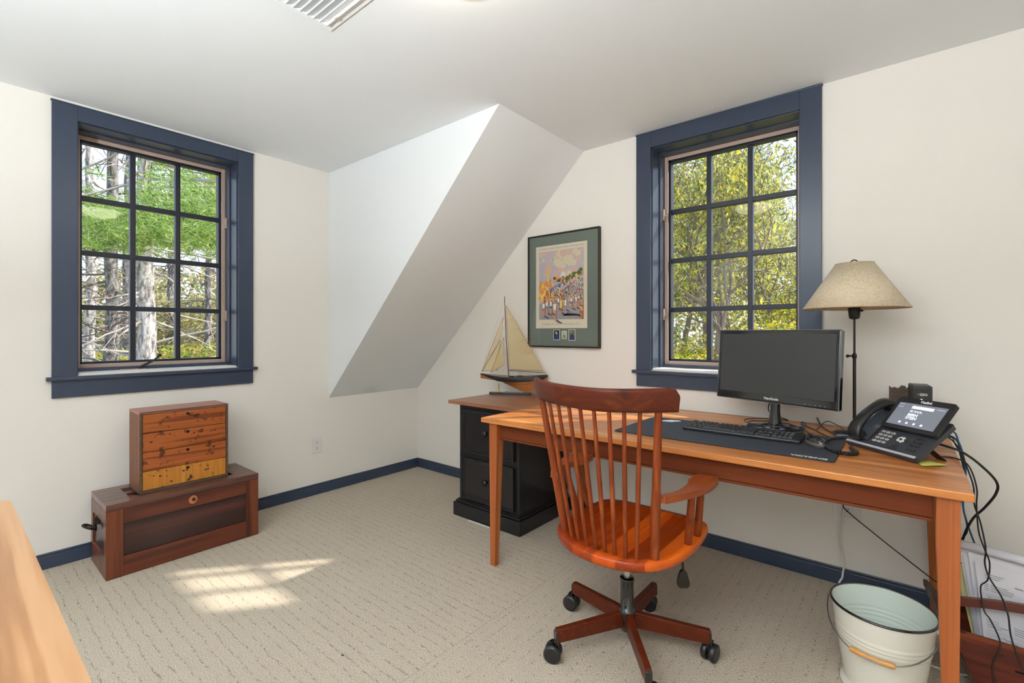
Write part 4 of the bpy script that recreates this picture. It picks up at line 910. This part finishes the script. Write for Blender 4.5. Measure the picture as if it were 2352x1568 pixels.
lv = Vector((2.776, -.995, .321))
mb = MB(); mb.tube([(2.66, -1.03, .40), (2.74, -1.005, .395), (2.772, -.996, .37), lv], .0045, 8); le = H_(mb, 'lever_rod', M['black'])
mb = MB(); e_ = RGT*1.0; f_ = FWD
prof = [(.004, 0), (.012, -.008), (.020, -.034), (.023, -.054), (.019, -.064), (.012, -.067), (-.012, -.067), (-.019, -.064), (-.023, -.054), (-.020, -.034), (-.012, -.008), (-.004, 0)]
mb.prism(prof, -.007, .007, lambda u, z, h: lv+e_*u+f_*h+Vector((0, 0, z))); H_(mb, 'lever_paddle', M['bronze'], le, bevel=.003)

# ------------------------------------------------------------------ enamel bucket
bc = thing('enamel_bucket', 'cream enamel bucket with black rim and wire bail handle under the desk', 'bucket', (3.364, -.730, 0))
def K(mb, nm, m, par=None, **k): return mb.build(nm, m, par or bc, **k)
HB = .278
def prof(t): # outer radius at height fraction
    r_ = .106+.040*t
    for c_ in (.62, .67, .72): r_ += .0022*math.exp(-((t-c_)/.013)**2)
    if t < .07: r_ += .016*(1-t/.07)
    return r_
ou = [(prof(k/70), .002+HB*k/70) for k in range(71)]
K(MB().lathe([(.001, .002)]+ou, n=64), 'body', M['enamel'])
K(MB().lathe([(.001, .012)]+[(r_-.003, z_+.004) for r_, z_ in ou[3:]], n=64), 'inside', M['enamel_in'])
mb = MB(); mb.tube([(.1465*math.cos(2*PI*k/64), .1465*math.sin(2*PI*k/64), HB+.004) for k in range(65)], .0042, 8, caps=False); K(mb, 'rim', M['gloss'])
# ears and bail: bail hangs over the side facing the camera
ax = RGT.copy(); ax = Vector((.989, -.15, 0)).normalized(); fr_ = Vector((ax.y, -ax.x, 0))
for s_ in (-1, 1):
    p_ = ax*(.147*s_)+Vector((0, 0, HB-.018)); K(MB().sphere(p_, .008, sc=(1, 1, 1.2)), 'ear', M['enamel'])
bail = []
for k in range(25):
    t = PI*k/24; bail.append(ax*(-.155*math.cos(t))+fr_*(.155*math.sin(t)**1.0*.97+.006)+Vector((0, 0, HB-.018-.096*math.sin(t))))
wr = K(MB().tube(bail, .0021, 7), 'bail_wire', mat('bail_wire', (.22, .22, .22), .3, metal=1))
ga_, gb_ = bail[9], bail[15]; off_ = Vector((0, 0, -.004))+fr_*.004; K(MB().tube([ga_.lerp(gb_, q_)+off_*math.sin(PI*q_) for q_ in (0, .08, .25, .5, .75, .92, 1)], [.0078, .0100, .0085, .0078, .0085, .0100, .0078], 14), 'grip', wood('bail_grip', [(.2, (.42, .17, .03)), (.8, (.62, .32, .08))], 0, 1, .35, .4), wr)

# ------------------------------------------------------------------ red wooden tote with papers
ct = thing('wooden_tote', 'red painted wooden carrier with arched handle holding papers at the desk end', 'crate', (3.80, -.44, 0))
def G(mb, nm, m, par=None, **k): return mb.build(nm, m, par or ct, world=True, **k)
ya, yb = -.555, -.330
tl, bl, tr_, br_ = 3.545, 3.62, 4.10, 4.03
for y_ in (ya, yb):
    G(MB().prism([(bl, .001), (br_, .001), (tr_, .195), (tl, .195)], y_-.006, y_+.006, lambda x, z, y: (x, y, z)), 'side_board', M['crate'], bevel=.0015)
for s_, (xt, xb) in ((1, (3.478, 3.615)), (-1, (4.165, 4.035))):
    mb = MB()
    mb.prism([(ya-.012, 0), (yb+.012, 0), (yb+.012, .70), (-.415, 1), (-.47, 1), (ya-.012, .70)], 0, 1, lambda y, t, h: (xb+(xt-xb)*t+.012*s_*h, y, .001+.285*t)); G(mb, 'end_board', M['crate_dark'], bevel=.002)
G(MB().box((bl, ya, .001), (br_, yb, .012)), 'bottom_board', M['crate_dark'])
mb = MB(); hp = [(3.50+.64*k/16, .215+.055*math.sin(PI*k/16)) for k in range(17)]
mb.prism([(x, z+.030) for x, z in hp][::-1]+hp, -.452, -.436, lambda x, z, y: (x, y, z)); G(mb, 'handle', wood('tote_handle', [(.2, (.07, .014, .010)), (.8, (.19, .045, .026))], 0, .8, .3, .5), bevel=.004)
mb = MB(); random.seed(9)
for x_, z_ in ((3.72, .115), (3.76, .10), (3.79, .14), (3.80, .085), (3.74, .07), (3.83, .12)):
    for j in range(3):
        a_ = random.uniform(0, 3); L_ = random.uniform(.008, .018); mb.box((x_+random.uniform(-.01, .01)-L_, ya-.0068, z_+.008*j-.002), (x_+L_*math.cos(a_), ya-.0062, z_+.008*j+.002+L_*.3*abs(math.sin(a_))))
G(mb, 'brush_marks', M['dark'])
def sheet(nm, label, xl, xr, y_, zb, zt, lean, roll=0, m=None, skew=0, group=None, cat='paper'):
    s = thing(nm, label, cat, ((xl+xr)/2, y_, zb), group=group); mb = MB(); th = .0012
    def f(u, v, h): return (xl+(xr-xl)*u+skew*v, y_+lean*v+h+.004*math.sin(u*5), zb+(zt-zb)*v-roll*u)
    N_ = 8; vs = [f(i/N_, j/4, h) for h in (0, th) for i in range(N_+1) for j in range(5)]
    fs = []
    for L_ in (0, 1):
        o_ = L_*(N_+1)*5
        for i in range(N_):
            for j in range(4):
                q_ = (o_+i*5+j, o_+(i+1)*5+j, o_+(i+1)*5+j+1, o_+i*5+j+1); fs.append(q_ if L_ == 0 else q_[::-1])
    mb.add(vs, fs, True); mb.build('sheet' if cat == 'paper' else 'pad', m or M['paper'], s, world=True); return s, f
s1, f1 = sheet('paper_sheet', 'front printed white form with a blue eye emblem in the red wooden carrier', 3.650, 3.875, -.425, .03, .385, .045, .02, skew=-.028)
def on1(u, v, dy=-.0012): x, y, z = f1(u, v, 0); return Vector((x, y+dy, z))
mb = MB(); random.seed(21)
def line(u0, v, L_, h_=.0035):
    mb.add([on1(u0, v), on1(u0+L_, v), on1(u0+L_, v+h_*2.2), on1(u0, v+h_*2.2)], [(0, 1, 2, 3)])
for k in range(3): line(.10, .90-.018*k, .22-.03*k, .0016)
for k in range(4):
    line(.08, .80-.018*k, .05, .0016); line(.15, .80-.018*k, random.uniform(.18, .3), .0016)
for (u0, v0, L_) in ((.05, .71, .9), (.05, .60, .9)): line(u0, v0, L_, .0006)
for r_ in range(3):
    for c_ in range(6): line(.10+.145*c_, .685-.028*r_, random.uniform(.03, .09), .0018)
for k in range(3): line(.52, .78-.02*k, random.uniform(.2, .35), .0016)
for r_ in range(4):
    for c_ in range(3): line(.06+.30*c_, .46-.02*r_, random.uniform(.12, .24), .0015)
for k in range(4): line(.05, .37-.04*k, .9, .0005)
mb.tube([on1(.22+.02*k, .33+.008*math.sin(k*2.1)-.003*k) for k in range(14)], .0006, 4, caps=False)
mb.tube([on1(.55+.015*k, .29+.010*math.sin(k*1.9)) for k in range(9)], .0006, 4, caps=False)
mb.build('printed_lines', M['ink'], s1, world=True)
mb = MB(); mb.add([on1(.66+.055*math.cos(2*PI*k/20), .89+.018*math.sin(2*PI*k/20), -.0014) for k in range(20)], [tuple(range(20))]); em = mb.build('eye_emblem', mat('eye_blue', (.10, .28, .55), .6), s1, world=True)
mb = MB(); mb.add([on1(.66+.015*math.cos(2*PI*k/12), .89+.011*math.sin(2*PI*k/12), -.0017) for k in range(12)], [tuple(range(12))]); mb.build('pupil', M['ink'], em, world=True)
text('lettering', 'FAMILY VISION SOLUTIONS', .0085, frame(on1(.66, .845, -.0015), on1(1, .84)-on1(0, .84), (0, .12, 1)), M['ink'], s1)
sheet('paper_sheet', 'white sheet just behind the printed form in the carrier, its top corner showing', 3.645, 3.86, -.405, .03, .408, .035, .02, skew=-.040)
sheet('paper_sheet', 'white sheet set further left behind the printed form in the carrier', 3.640, 3.85, -.385, .03, .392, .02, .015, skew=-.048)
sheet('paper_sheet', 'hindmost white sheet leaning against the back board of the carrier', 3.635, 3.84, -.368, .03, .40, .008, .015, skew=-.052)
sheet('legal_pad', 'yellow lined pad at the left end of the papers in the carrier', 3.630, 3.78, -.353, .03, .352, .006, .01, skew=-.060, m=mat('legal_yellow', (.60, .55, .25), .8), cat='notepad')
rl = MB(); rp0, rp1 = Vector((3.578, -.345, .425)), Vector((4.0, -.335, .385))
rl.tube([rp0, rp1], .016, 24, caps=False); o = rl.build('rolled_paper', M['paper'], solid=.001, cat='paper roll', label='long white rolled paper lying across the top of the papers in the carrier')
sheet('paper_sheet', 'small white slip beside the rolled paper, against the desk leg', 3.535, 3.60, -.343, .36, .412, .004, .004)

# ------------------------------------------------------------------ cords
def cord(nm, label, pts, r, m=None, cat='cord', group=None, n=10):
    return MB().tube(spline(pts, n), r, 7).build(nm, m or M['cord'], cat=cat, label=label, group=group)
ex = DX1
cord('blue_cable', 'blue network cable curving from the phone over the desk end', [(3.47, -.40, .83), ong(2185, 990, 1.85), ong(2202, 1015, 1.80), ong(2212, 1045, 1.76), ong(2218, 1085, 1.75), ong(2212, 1150, 1.78), ong(2218, 1190, 1.82), ong(2246, 1262, 1.88), (3.66, -.30, .42)], .0032, mat('blue_cord', (.02, .09, .22), .4))
cord('power_cord', 'thick black cord swinging far out from the desk end in a wide loop', [(3.46, -.44, .82), ong(2142, 1016, 1.78), ong(2175, 1025, 1.73), ong(2210, 1038, 1.70), ong(2250, 1066, 1.68), ong(2288, 1105, 1.68), ong(2288, 1132, 1.70), ong(2262, 1165, 1.74), ong(2235, 1190, 1.78), ong(2216, 1225, 1.82), ong(2205, 1265, 1.86), (3.57, -.27, .20)], .0042)
cord('phone_cord', 'thin black cord lying on the desk and bending down past its front right corner', [onz(2161, 1048, DZ+.003), onz(2185, 1050, DZ+.003), onz(2212, 1062, DZ+.003)+Vector((.004, 0, .003)), ong(2233, 1085, 1.66), ong(2244, 1125, 1.67), ong(2243, 1160, 1.70), ong(2248, 1220, 1.72), ony(2262, 1262, -.475), ony(2273, 1292, -.475), ony(2269, 1330, -.475), ony(2253, 1345, -.475), ony(2255, 1375, -.48), ony(2262, 1405, -.49), ony(2276, 1425, -.51), ony(2298, 1480, -.575), ony(2280, 1525, -.58), ony(2283, 1567, -.59)], .0024)
cord('thin_cord', 'thin black cord hanging in front of the papers to the right edge', [(3.47, -.43, .84), ong(2170, 1000, 1.80), ong(2203, 1030, 1.74), ong(2222, 1075, 1.71), ong(2236, 1118, 1.70), ong(2238, 1158, 1.71), ong(2252, 1200, 1.72), ony(2264, 1258, -.485), ony(2262, 1292, -.485), ony(2272, 1325, -.485), ony(2300, 1370, -.49), ony(2315, 1410, -.50), ony(2322, 1460, -.575), ony(2338, 1510, -.585), ony(2356, 1545, -.59)], .0026)
cord('adapter_cord', 'black cord running close along the desk end behind the other cords', [(3.50, -.33, .82), ong(2180, 1000, 1.90), ong(2200, 1015, 1.86), ong(2205, 1040, 1.82), ong(2215, 1090, 1.80), ong(2212, 1160, 1.83), ong(2222, 1215, 1.85), ong(2208, 1240, 1.86), ong(2206, 1262, 1.87), (3.60, -.28, .25)], .0030)
cord('box_cord', 'short black cord arching from the black box to the desk end', [(3.49, -.13, .80), ong(2160, 1000, 2.0), ong(2185, 1004, 1.95), ong(2194, 1020, 1.90), (3.60, -.30, .70), ong(2200, 1215, 1.92), (3.60, -.25, .3)], .0022)
Wp = (3.205, -.016, .390)
cord('white_power_cord', 'white power cord hanging from the outlet plate down behind the bucket', [(3.196, -.012, .385), (3.195, -.016, .33), (3.185, -.018, .22), (3.200, -.020, .12), (3.195, -.026, .05), (3.20, -.06, .008), (3.40, -.12, .006)], .0045, M['white'])
cord('outlet_cord', 'black cord sagging along the wall from the outlet towards the wooden carrier', [(3.196, -.02, .66), (3.196, -.02, .41), (3.215, -.025, .365), (3.31, -.05, .30), (3.40, -.08, .245), (3.50, -.15, .200), (3.56, -.21, .18), (3.60, -.25, .12)], .0026)
cord('white_floor_cable', 'white cable lying on the carpet between the bucket and the carrier', [onz(2120, 1520, .004), onz(2150, 1532, .004), onz(2190, 1545, .004), onz(2230, 1550, .004), onz(2270, 1540, .004)], .004, M['white'])
# monitor cables
cb_ = (2.985, -.33, DZ)
loop = []
for k in range(44):
    t = 2*PI*k/22+1.2; loop.append((2.955+(.118+.012*math.sin(k*.35))*math.cos(t), -.315+(.098+.010*math.cos(k*.5))*math.sin(t), DZ+.020+.010*math.sin(t*.5+1)+.0045*(k//22)))
cord('monitor_cable', 'black cable coiled loosely around the monitor foot', [(2.93, -.26, .90), (2.925, -.255, .84)]+loop[:-1]+[(3.10, -.36, DZ+.006), (3.16, -.40, DZ+.005)], .0026, mat('cable_sheen', (.03, .032, .04), .25), n=4)
cord('video_cable', 'thick black cable dropping from the monitor to the right behind the mouse', [(3.06, -.33, .92), onz(1866, 950, .80)+Vector((0, 0, .03)), onz(1885, 975, DZ+.006), onz(1912, 994, DZ+.005), onz(1945, 1007, DZ+.005), onz(1970, 1010, DZ+.005)], .0038, mat('cable_grey', (.05, .05, .055), .35))
cord('keyboard_cable', 'thin black cable from the back of the keyboard curving beside the mouse', [onz(1856, 1003, DZ+.008), onz(1855, 992, DZ+.010), onz(1845, 985, DZ+.012), onz(1825, 985, DZ+.014), onz(1800, 978, DZ+.020)], .0018)
cord('mouse_cable', 'thin black cable looping on the desk between monitor foot and grey disc', [onz(1876, 986, DZ+.004), onz(1893, 970, DZ+.02), onz(1905, 968, DZ+.02), onz(1930, 980, DZ+.006), onz(1950, 992, DZ+.013)], .0018)
cord('desk_cable', 'black cable running straight across the desk from the monitor foot to the phone', [onz(1838, 974, DZ+.010), onz(1865, 984, DZ+.004), onz(1890, 997, DZ+.004), onz(1905, 1003, DZ+.004), onz(1940, 1006, DZ+.004)], .0024)

# ------------------------------------------------------------------ near wooden table at the lower left
fg = thing('wooden_table', 'worn oak table top close to the camera at the lower left corner', 'table', (1.5, -3.0, 0))
TX0, TX1, TY0, TY1, TZ = 2.092, 3.25, -3.35, -2.706, .90
out = rrect(TX0, TY0, TX1, TY1, .022)
MB().prism(out, TZ-.035, TZ).build('tabletop', M['oak'], fg, world=True, bevel=.009, seg=4)
for x_ in (TX0+.06, TX1-.06):
    for y_ in (TY0+.05, TY1-.07): MB().prism([(x_-.025, y_-.025), (x_+.025, y_-.025), (x_+.025, y_+.025), (x_-.025, y_+.025)], .0005, TZ-.035).build('leg', M['oak'], fg, world=True, bevel=.003)
MB().box((TX0+.05, TY0+.04, TZ-.12), (TX1-.05, TY1-.055, TZ-.036)).build('apron', M['oak'], fg, world=True)
MB().add([(1.79+.006*math.cos(k), -1.823+.004*math.sin(k*1.3), .003+.004*(k % 2)) for k in range(6)], [(0, 1, 2), (2, 3, 4), (4, 5, 0)]).build('carpet_lint', M['ink'], cat='lint', label='tiny dark scrap lying on the open carpet')

# ------------------------------------------------------------------ outdoors
GZ = -3.0
gm = mat('forest_floor', (.24, .22, .10), .95, bump=(2, .5, .2))
mb = MB(); mb.box((-45, -30, GZ-.3), (-T-.02, 45, GZ)); mb.box((-T-.02, T+.02, GZ-.3), (30, 45, GZ)); mb.build('ground', gm, kind='structure')
def wobble(a, b, n, amp):
    a, b = Vector(a), Vector(b); return [a.lerp(b, k/n)+Vector((random.uniform(-amp, amp), random.uniform(-amp, amp), random.uniform(-amp, amp)*.5))*(0 if k in (0,) else 1) for k in range(n+1)]
def needles(mb, c, n, L_, spread=1.0):
    for _ in range(n):
        d_ = Vector((random.gauss(0, 1), random.gauss(0, 1), random.gauss(0, .7)))
        if d_.length < .01: continue
        d_.normalize(); s_ = d_.orthogonal().normalized()*.0060*(L_/.09); p0 = c+Vector((random.gauss(0, .03), random.gauss(0, .03), random.gauss(0, .02)))*spread
        mb.add([p0-s_, p0+s_, p0+d_*L_*random.uniform(.7, 1.3)], [(0, 1, 2)])
def leaf(mb, c, L_, wd=.36, down=.6):
    d_ = Vector((random.gauss(0, 1), random.gauss(0, 1), random.gauss(-down, .7))).normalized(); s_ = d_.cross(Vector((random.gauss(0, 1), random.gauss(0, 1), random.gauss(0, 1)))).normalized()*L_*wd*.5
    mb.add([c, c+d_*L_*.45+s_, c+d_*L_, c+d_*L_*.45-s_], [(0, 1, 2, 3)])
def pine(px, g, rad, label, seed, lean=(0, 0), boughs=(), dead=24, bark='bark', group=None, zt=6.5):
    random.seed(seed); p = ong(px, HZ, g); b_ = Vector((p.x, p.y, GZ)); t_ = thing('pine_tree', label, 'tree', tuple(b_), group=group)
    top = Vector((p.x+lean[0], p.y+lean[1], zt)); tk = [b_.lerp(top, k/16)+Vector((random.uniform(-.02, .02), random.uniform(-.02, .02), 0))*(k > 0) for k in range(17)]
    MB().tube(tk, [rad*(1.1-.045*k) for k in range(17)], 12).build('trunk', M[bark], t_, world=True)
    mb = MB()
    for k in range(dead):
        z_ = random.uniform(.2, 4.8); c = b_.lerp(top, (z_-GZ)/(zt-GZ)); a_ = random.uniform(0, 2*PI); L_ = random.uniform(.5, 1.8); e_ = c+Vector((math.cos(a_)*L_, math.sin(a_)*L_, random.uniform(-.5, .35)*L_))
        pts = wobble(c, e_, 6, .035); mb.tube(pts, [.020*(1-.13*i) for i in range(7)], 5)
        for j in range(4):
            s_ = pts[random.randint(2, 5)]; mb.tube(wobble(s_, s_+Vector((random.uniform(-.4, .4), random.uniform(-.4, .4), random.uniform(-.35, .2))), 3, .02), [.007, .006, .005, .003], 4)
    mb.build('branches', M['twig_pale'] if bark == 'bark_pale' else M['twig'], t_, world=True)
    if boughs:
        mb, mt_ = MB(), MB()
        for (bpx, bpy_, bg, sp, cnt) in boughs:
            c = ong(bpx, bpy_, bg); s0 = b_.lerp(top, (c.z+.15-GZ)/(zt-GZ)); mt_.tube(wobble(s0, c, 5, .03), [.018, .015, .012, .010, .008, .005], 5)
            for _ in range(cnt):
                q_ = c+Vector((random.gauss(0, sp), random.gauss(0, sp), random.gauss(0, sp*.22))); needles(mb, q_, 16, .105)
        mt_.build('boughs', M['twig'], t_, world=True); mb.build('needles', M['needle'], t_, world=True)
    return t_
pine(252, 7.6, .125, 'grey pine trunk left of centre outside the left window', 1, (.03, .05), ((215, 520, 6.8, .40, 130), (245, 500, 6.4, .34, 90), (205, 470, 7.2, .32, 60), (210, 545, 6.0, .30, 60)), bark='bark', dead=40)
pine(334, 6.9, .150, 'thick pale pine trunk in the middle of the left window', 2, (.0, .0), ((350, 500, 6.2, .32, 100), (400, 530, 6.0, .36, 130), (440, 450, 6.5, .38, 110), (330, 550, 6.4, .32, 90), (470, 540, 6.6, .38, 100), (480, 480, 6.2, .34, 90), (475, 400, 7.0, .32, 80)), bark='bark_pale', dead=44)
pine(205, 8.4, .10, 'slim pale trunk at the left edge of the left window', 3, (.0, .02), ((190, 560, 7.6, .3, 60),), bark='bark_pale', dead=30)
pine(472, 11.5, .10, 'dark slim pine at the right of the left window', 4, (0, .1), ((480, 420, 10, .6, 200), (430, 480, 10, .6, 160), (490, 500, 9, .5, 140), (450, 560, 9.5, .6, 120)), dead=40)
pine(290, 13, .16, 'distant pine trunk between the two nearer trunks in the left window', 5, (.2, 0), (), dead=34)
pine(385, 14, .13, 'distant pine trunk right of the thick trunk in the left window', 6, (.1, .1), ((380, 520, 13, .8, 120),), dead=34)
def shrub(px, g, rad, ztop, label, seed, m, n=1800, L_=.07, group=None, zb=-1.0, nm='shrub', cat='shrub', stems=8):
    random.seed(seed); p = ong(px, HZ, g); t_ = thing(nm, label, cat, (p.x, p.y, GZ), group=group); mb, ms_ = MB(), MB()
    for k in range(stems):
        a_ = random.uniform(0, 2*PI); e_ = Vector((p.x+rad*.8*math.cos(a_)*random.random(), p.y+rad*.8*math.sin(a_)*random.random(), random.uniform(zb+.4, ztop*.95)))
        ms_.tube(wobble((p.x, p.y, GZ), e_, 7, .07), [.018-.002*i for i in range(8)], 5)
    for _ in range(n):
        a_ = random.uniform(0, 2*PI); r_ = rad*math.sqrt(random.random()); v_ = random.random()**.7; z_ = zb+(ztop-zb)*v_; r_ *= (1-.45*v_*v_)
        leaf(mb, Vector((p.x+r_*math.cos(a_), p.y+r_*math.sin(a_), z_)), L_*random.uniform(.6, 1.3), .5, .2)
    ms_.build('stems', M['twig'], t_, world=True); mb.build('foliage', m, t_, world=True); return t_
UG = 'undergrowth shrubs outside the left window'
for i, (px, g, r_, zt) in enumerate(((190, 9.5, 1.2, .85), (290, 10, 1.2, .75), (390, 9, 1.1, .95), (470, 8.5, 1.0, 1.0), (240, 14, 1.8, 1.9), (350, 15, 1.8, 1.9), (440, 14, 1.8, 2.2), (520, 13, 1.6, 2.2))):
    shrub(px, g, r_, zt, 'leafy yellow-green bush low among the trunks outside the left window', 40+i, M['under'] if i < 4 else M['leaf_far'], 2600, .085 if i < 4 else .15, group=UG)
# broad-leaved tree in front of the right window and its neighbours
def broad(px, g, label, seed, levels, m, L_, trunk_r, z0, group=None, leafn=10, spread=.55, up=1.0, nm='leafy_tree'):
    random.seed(seed); p = ong(px, HZ, g); t_ = thing(nm, label, 'tree', (p.x, p.y, GZ), group=group); mt_, ml = MB(), MB()
    def grow(a, d_, L2, r_, lv):
        n_ = 4; pts = [a]; dd = d_.copy()
        for k in range(n_): dd = (dd+Vector((random.gauss(0, .10), random.gauss(0, .10), random.gauss(.03, .08)))).normalized(); pts.append(pts[-1]+dd*L2/n_)
        mt_.tube(pts, [r_*(1-.11*k) for k in range(n_+1)], 6 if lv < 3 else 4, caps=False)
        if lv >= levels-2:
            for k in range(leafn): leaf(ml, pts[random.randint(1, n_)]+Vector((random.gauss(0, .10), random.gauss(0, .10), random.gauss(0, .10))), L_*random.uniform(.6, 1.25), .30, 1.0)
        if lv < levels:
            for k in range(3 if lv else 5):
                q_ = pts[random.randint(2, n_)] if k else pts[-1]; nd = (dd+Vector((random.gauss(0, spread), random.gauss(0, spread), random.gauss(.08*up, spread*.6)))).normalized(); grow(q_, nd, L2*random.uniform(.62, .85), r_*.62, lv+1)
    mt_.tube([(p.x, p.y, GZ), (p.x+.03, p.y, (GZ+z0)/2), (p.x, p.y, z0)], [trunk_r*1.3, trunk_r*1.1, trunk_r], 10, caps=False)
    grow(Vector((p.x, p.y, z0)), Vector((0, 0, 1)), 1.25, trunk_r, 0)
    mt_.build('branches', M['twig'], t_, world=True); ml.build('leaves', m, t_, world=True); return t_
broad(1650, 6.3, 'slender yellow-green leafy tree nearest outside the right window', 7, 5, M['leaf_yg'], .085, .045, .2, leafn=12)
broad(1570, 7.4, 'yellow-green leafy tree at the left of the right window', 8, 5, M['leaf_yg'], .09, .05, .9, leafn=12)
broad(1780, 7.6, 'yellow-green leafy tree at the right of the right window', 9, 5, M['leaf_yg'], .09, .05, -.4, leafn=11)
broad(1700, 9.2, 'leafy tree standing just behind the slender tree in the right window', 17, 5, M['leaf_yg'], .10, .06, .3, leafn=11)
broad(1620, 10.5, 'taller leafy tree in the second row outside the right window', 18, 5, M['leaf_far'], .12, .07, 1.9, leafn=12)
UG2 = 'low bushes outside the right window'
for i, (px, g, r_, zt) in enumerate(((1560, 6.2, .8, .95), (1640, 6.8, .9, 1.0), (1720, 6.2, .8, 1.0), (1800, 6.4, .8, 1.35), (1760, 7.6, 1.0, 1.7), (1850, 7.6, 1.0, 1.6))):
    shrub(px, g, r_, zt, 'bright yellow and green bush at the foot of the trees outside the right window', 60+i, M['leaf_low'], 3600, .055, group=UG2)
for i, (px, g, r_, zt) in enumerate(((1540, 15, 2.4, 4.6), (1640, 17, 2.6, 5.6), (1760, 16, 2.4, 5.2), (1850, 17, 2.2, 4.6))):
    shrub(px, g, r_, zt, 'tall hazy tree standing far beyond the nearer leafy trees', 80+i, M['leaf_far'], 4200, .17, group='far trees beyond the right window', zb=-2, nm='distant_tree', cat='tree', stems=10)
for i, (px, g, r_, zt) in enumerate(((150, 20, 2.6, 3.6), (300, 22, 2.6, 4.2), (420, 21, 2.6, 3.9), (560, 20, 2.6, 4.4))):
    shrub(px, g, r_, zt, 'hazy tree far behind the pine trunks outside the left window', 90+i, M['leaf_far'], 3000, .2, group='far trees beyond the left window', zb=-2, nm='distant_tree', cat='tree', stems=10)
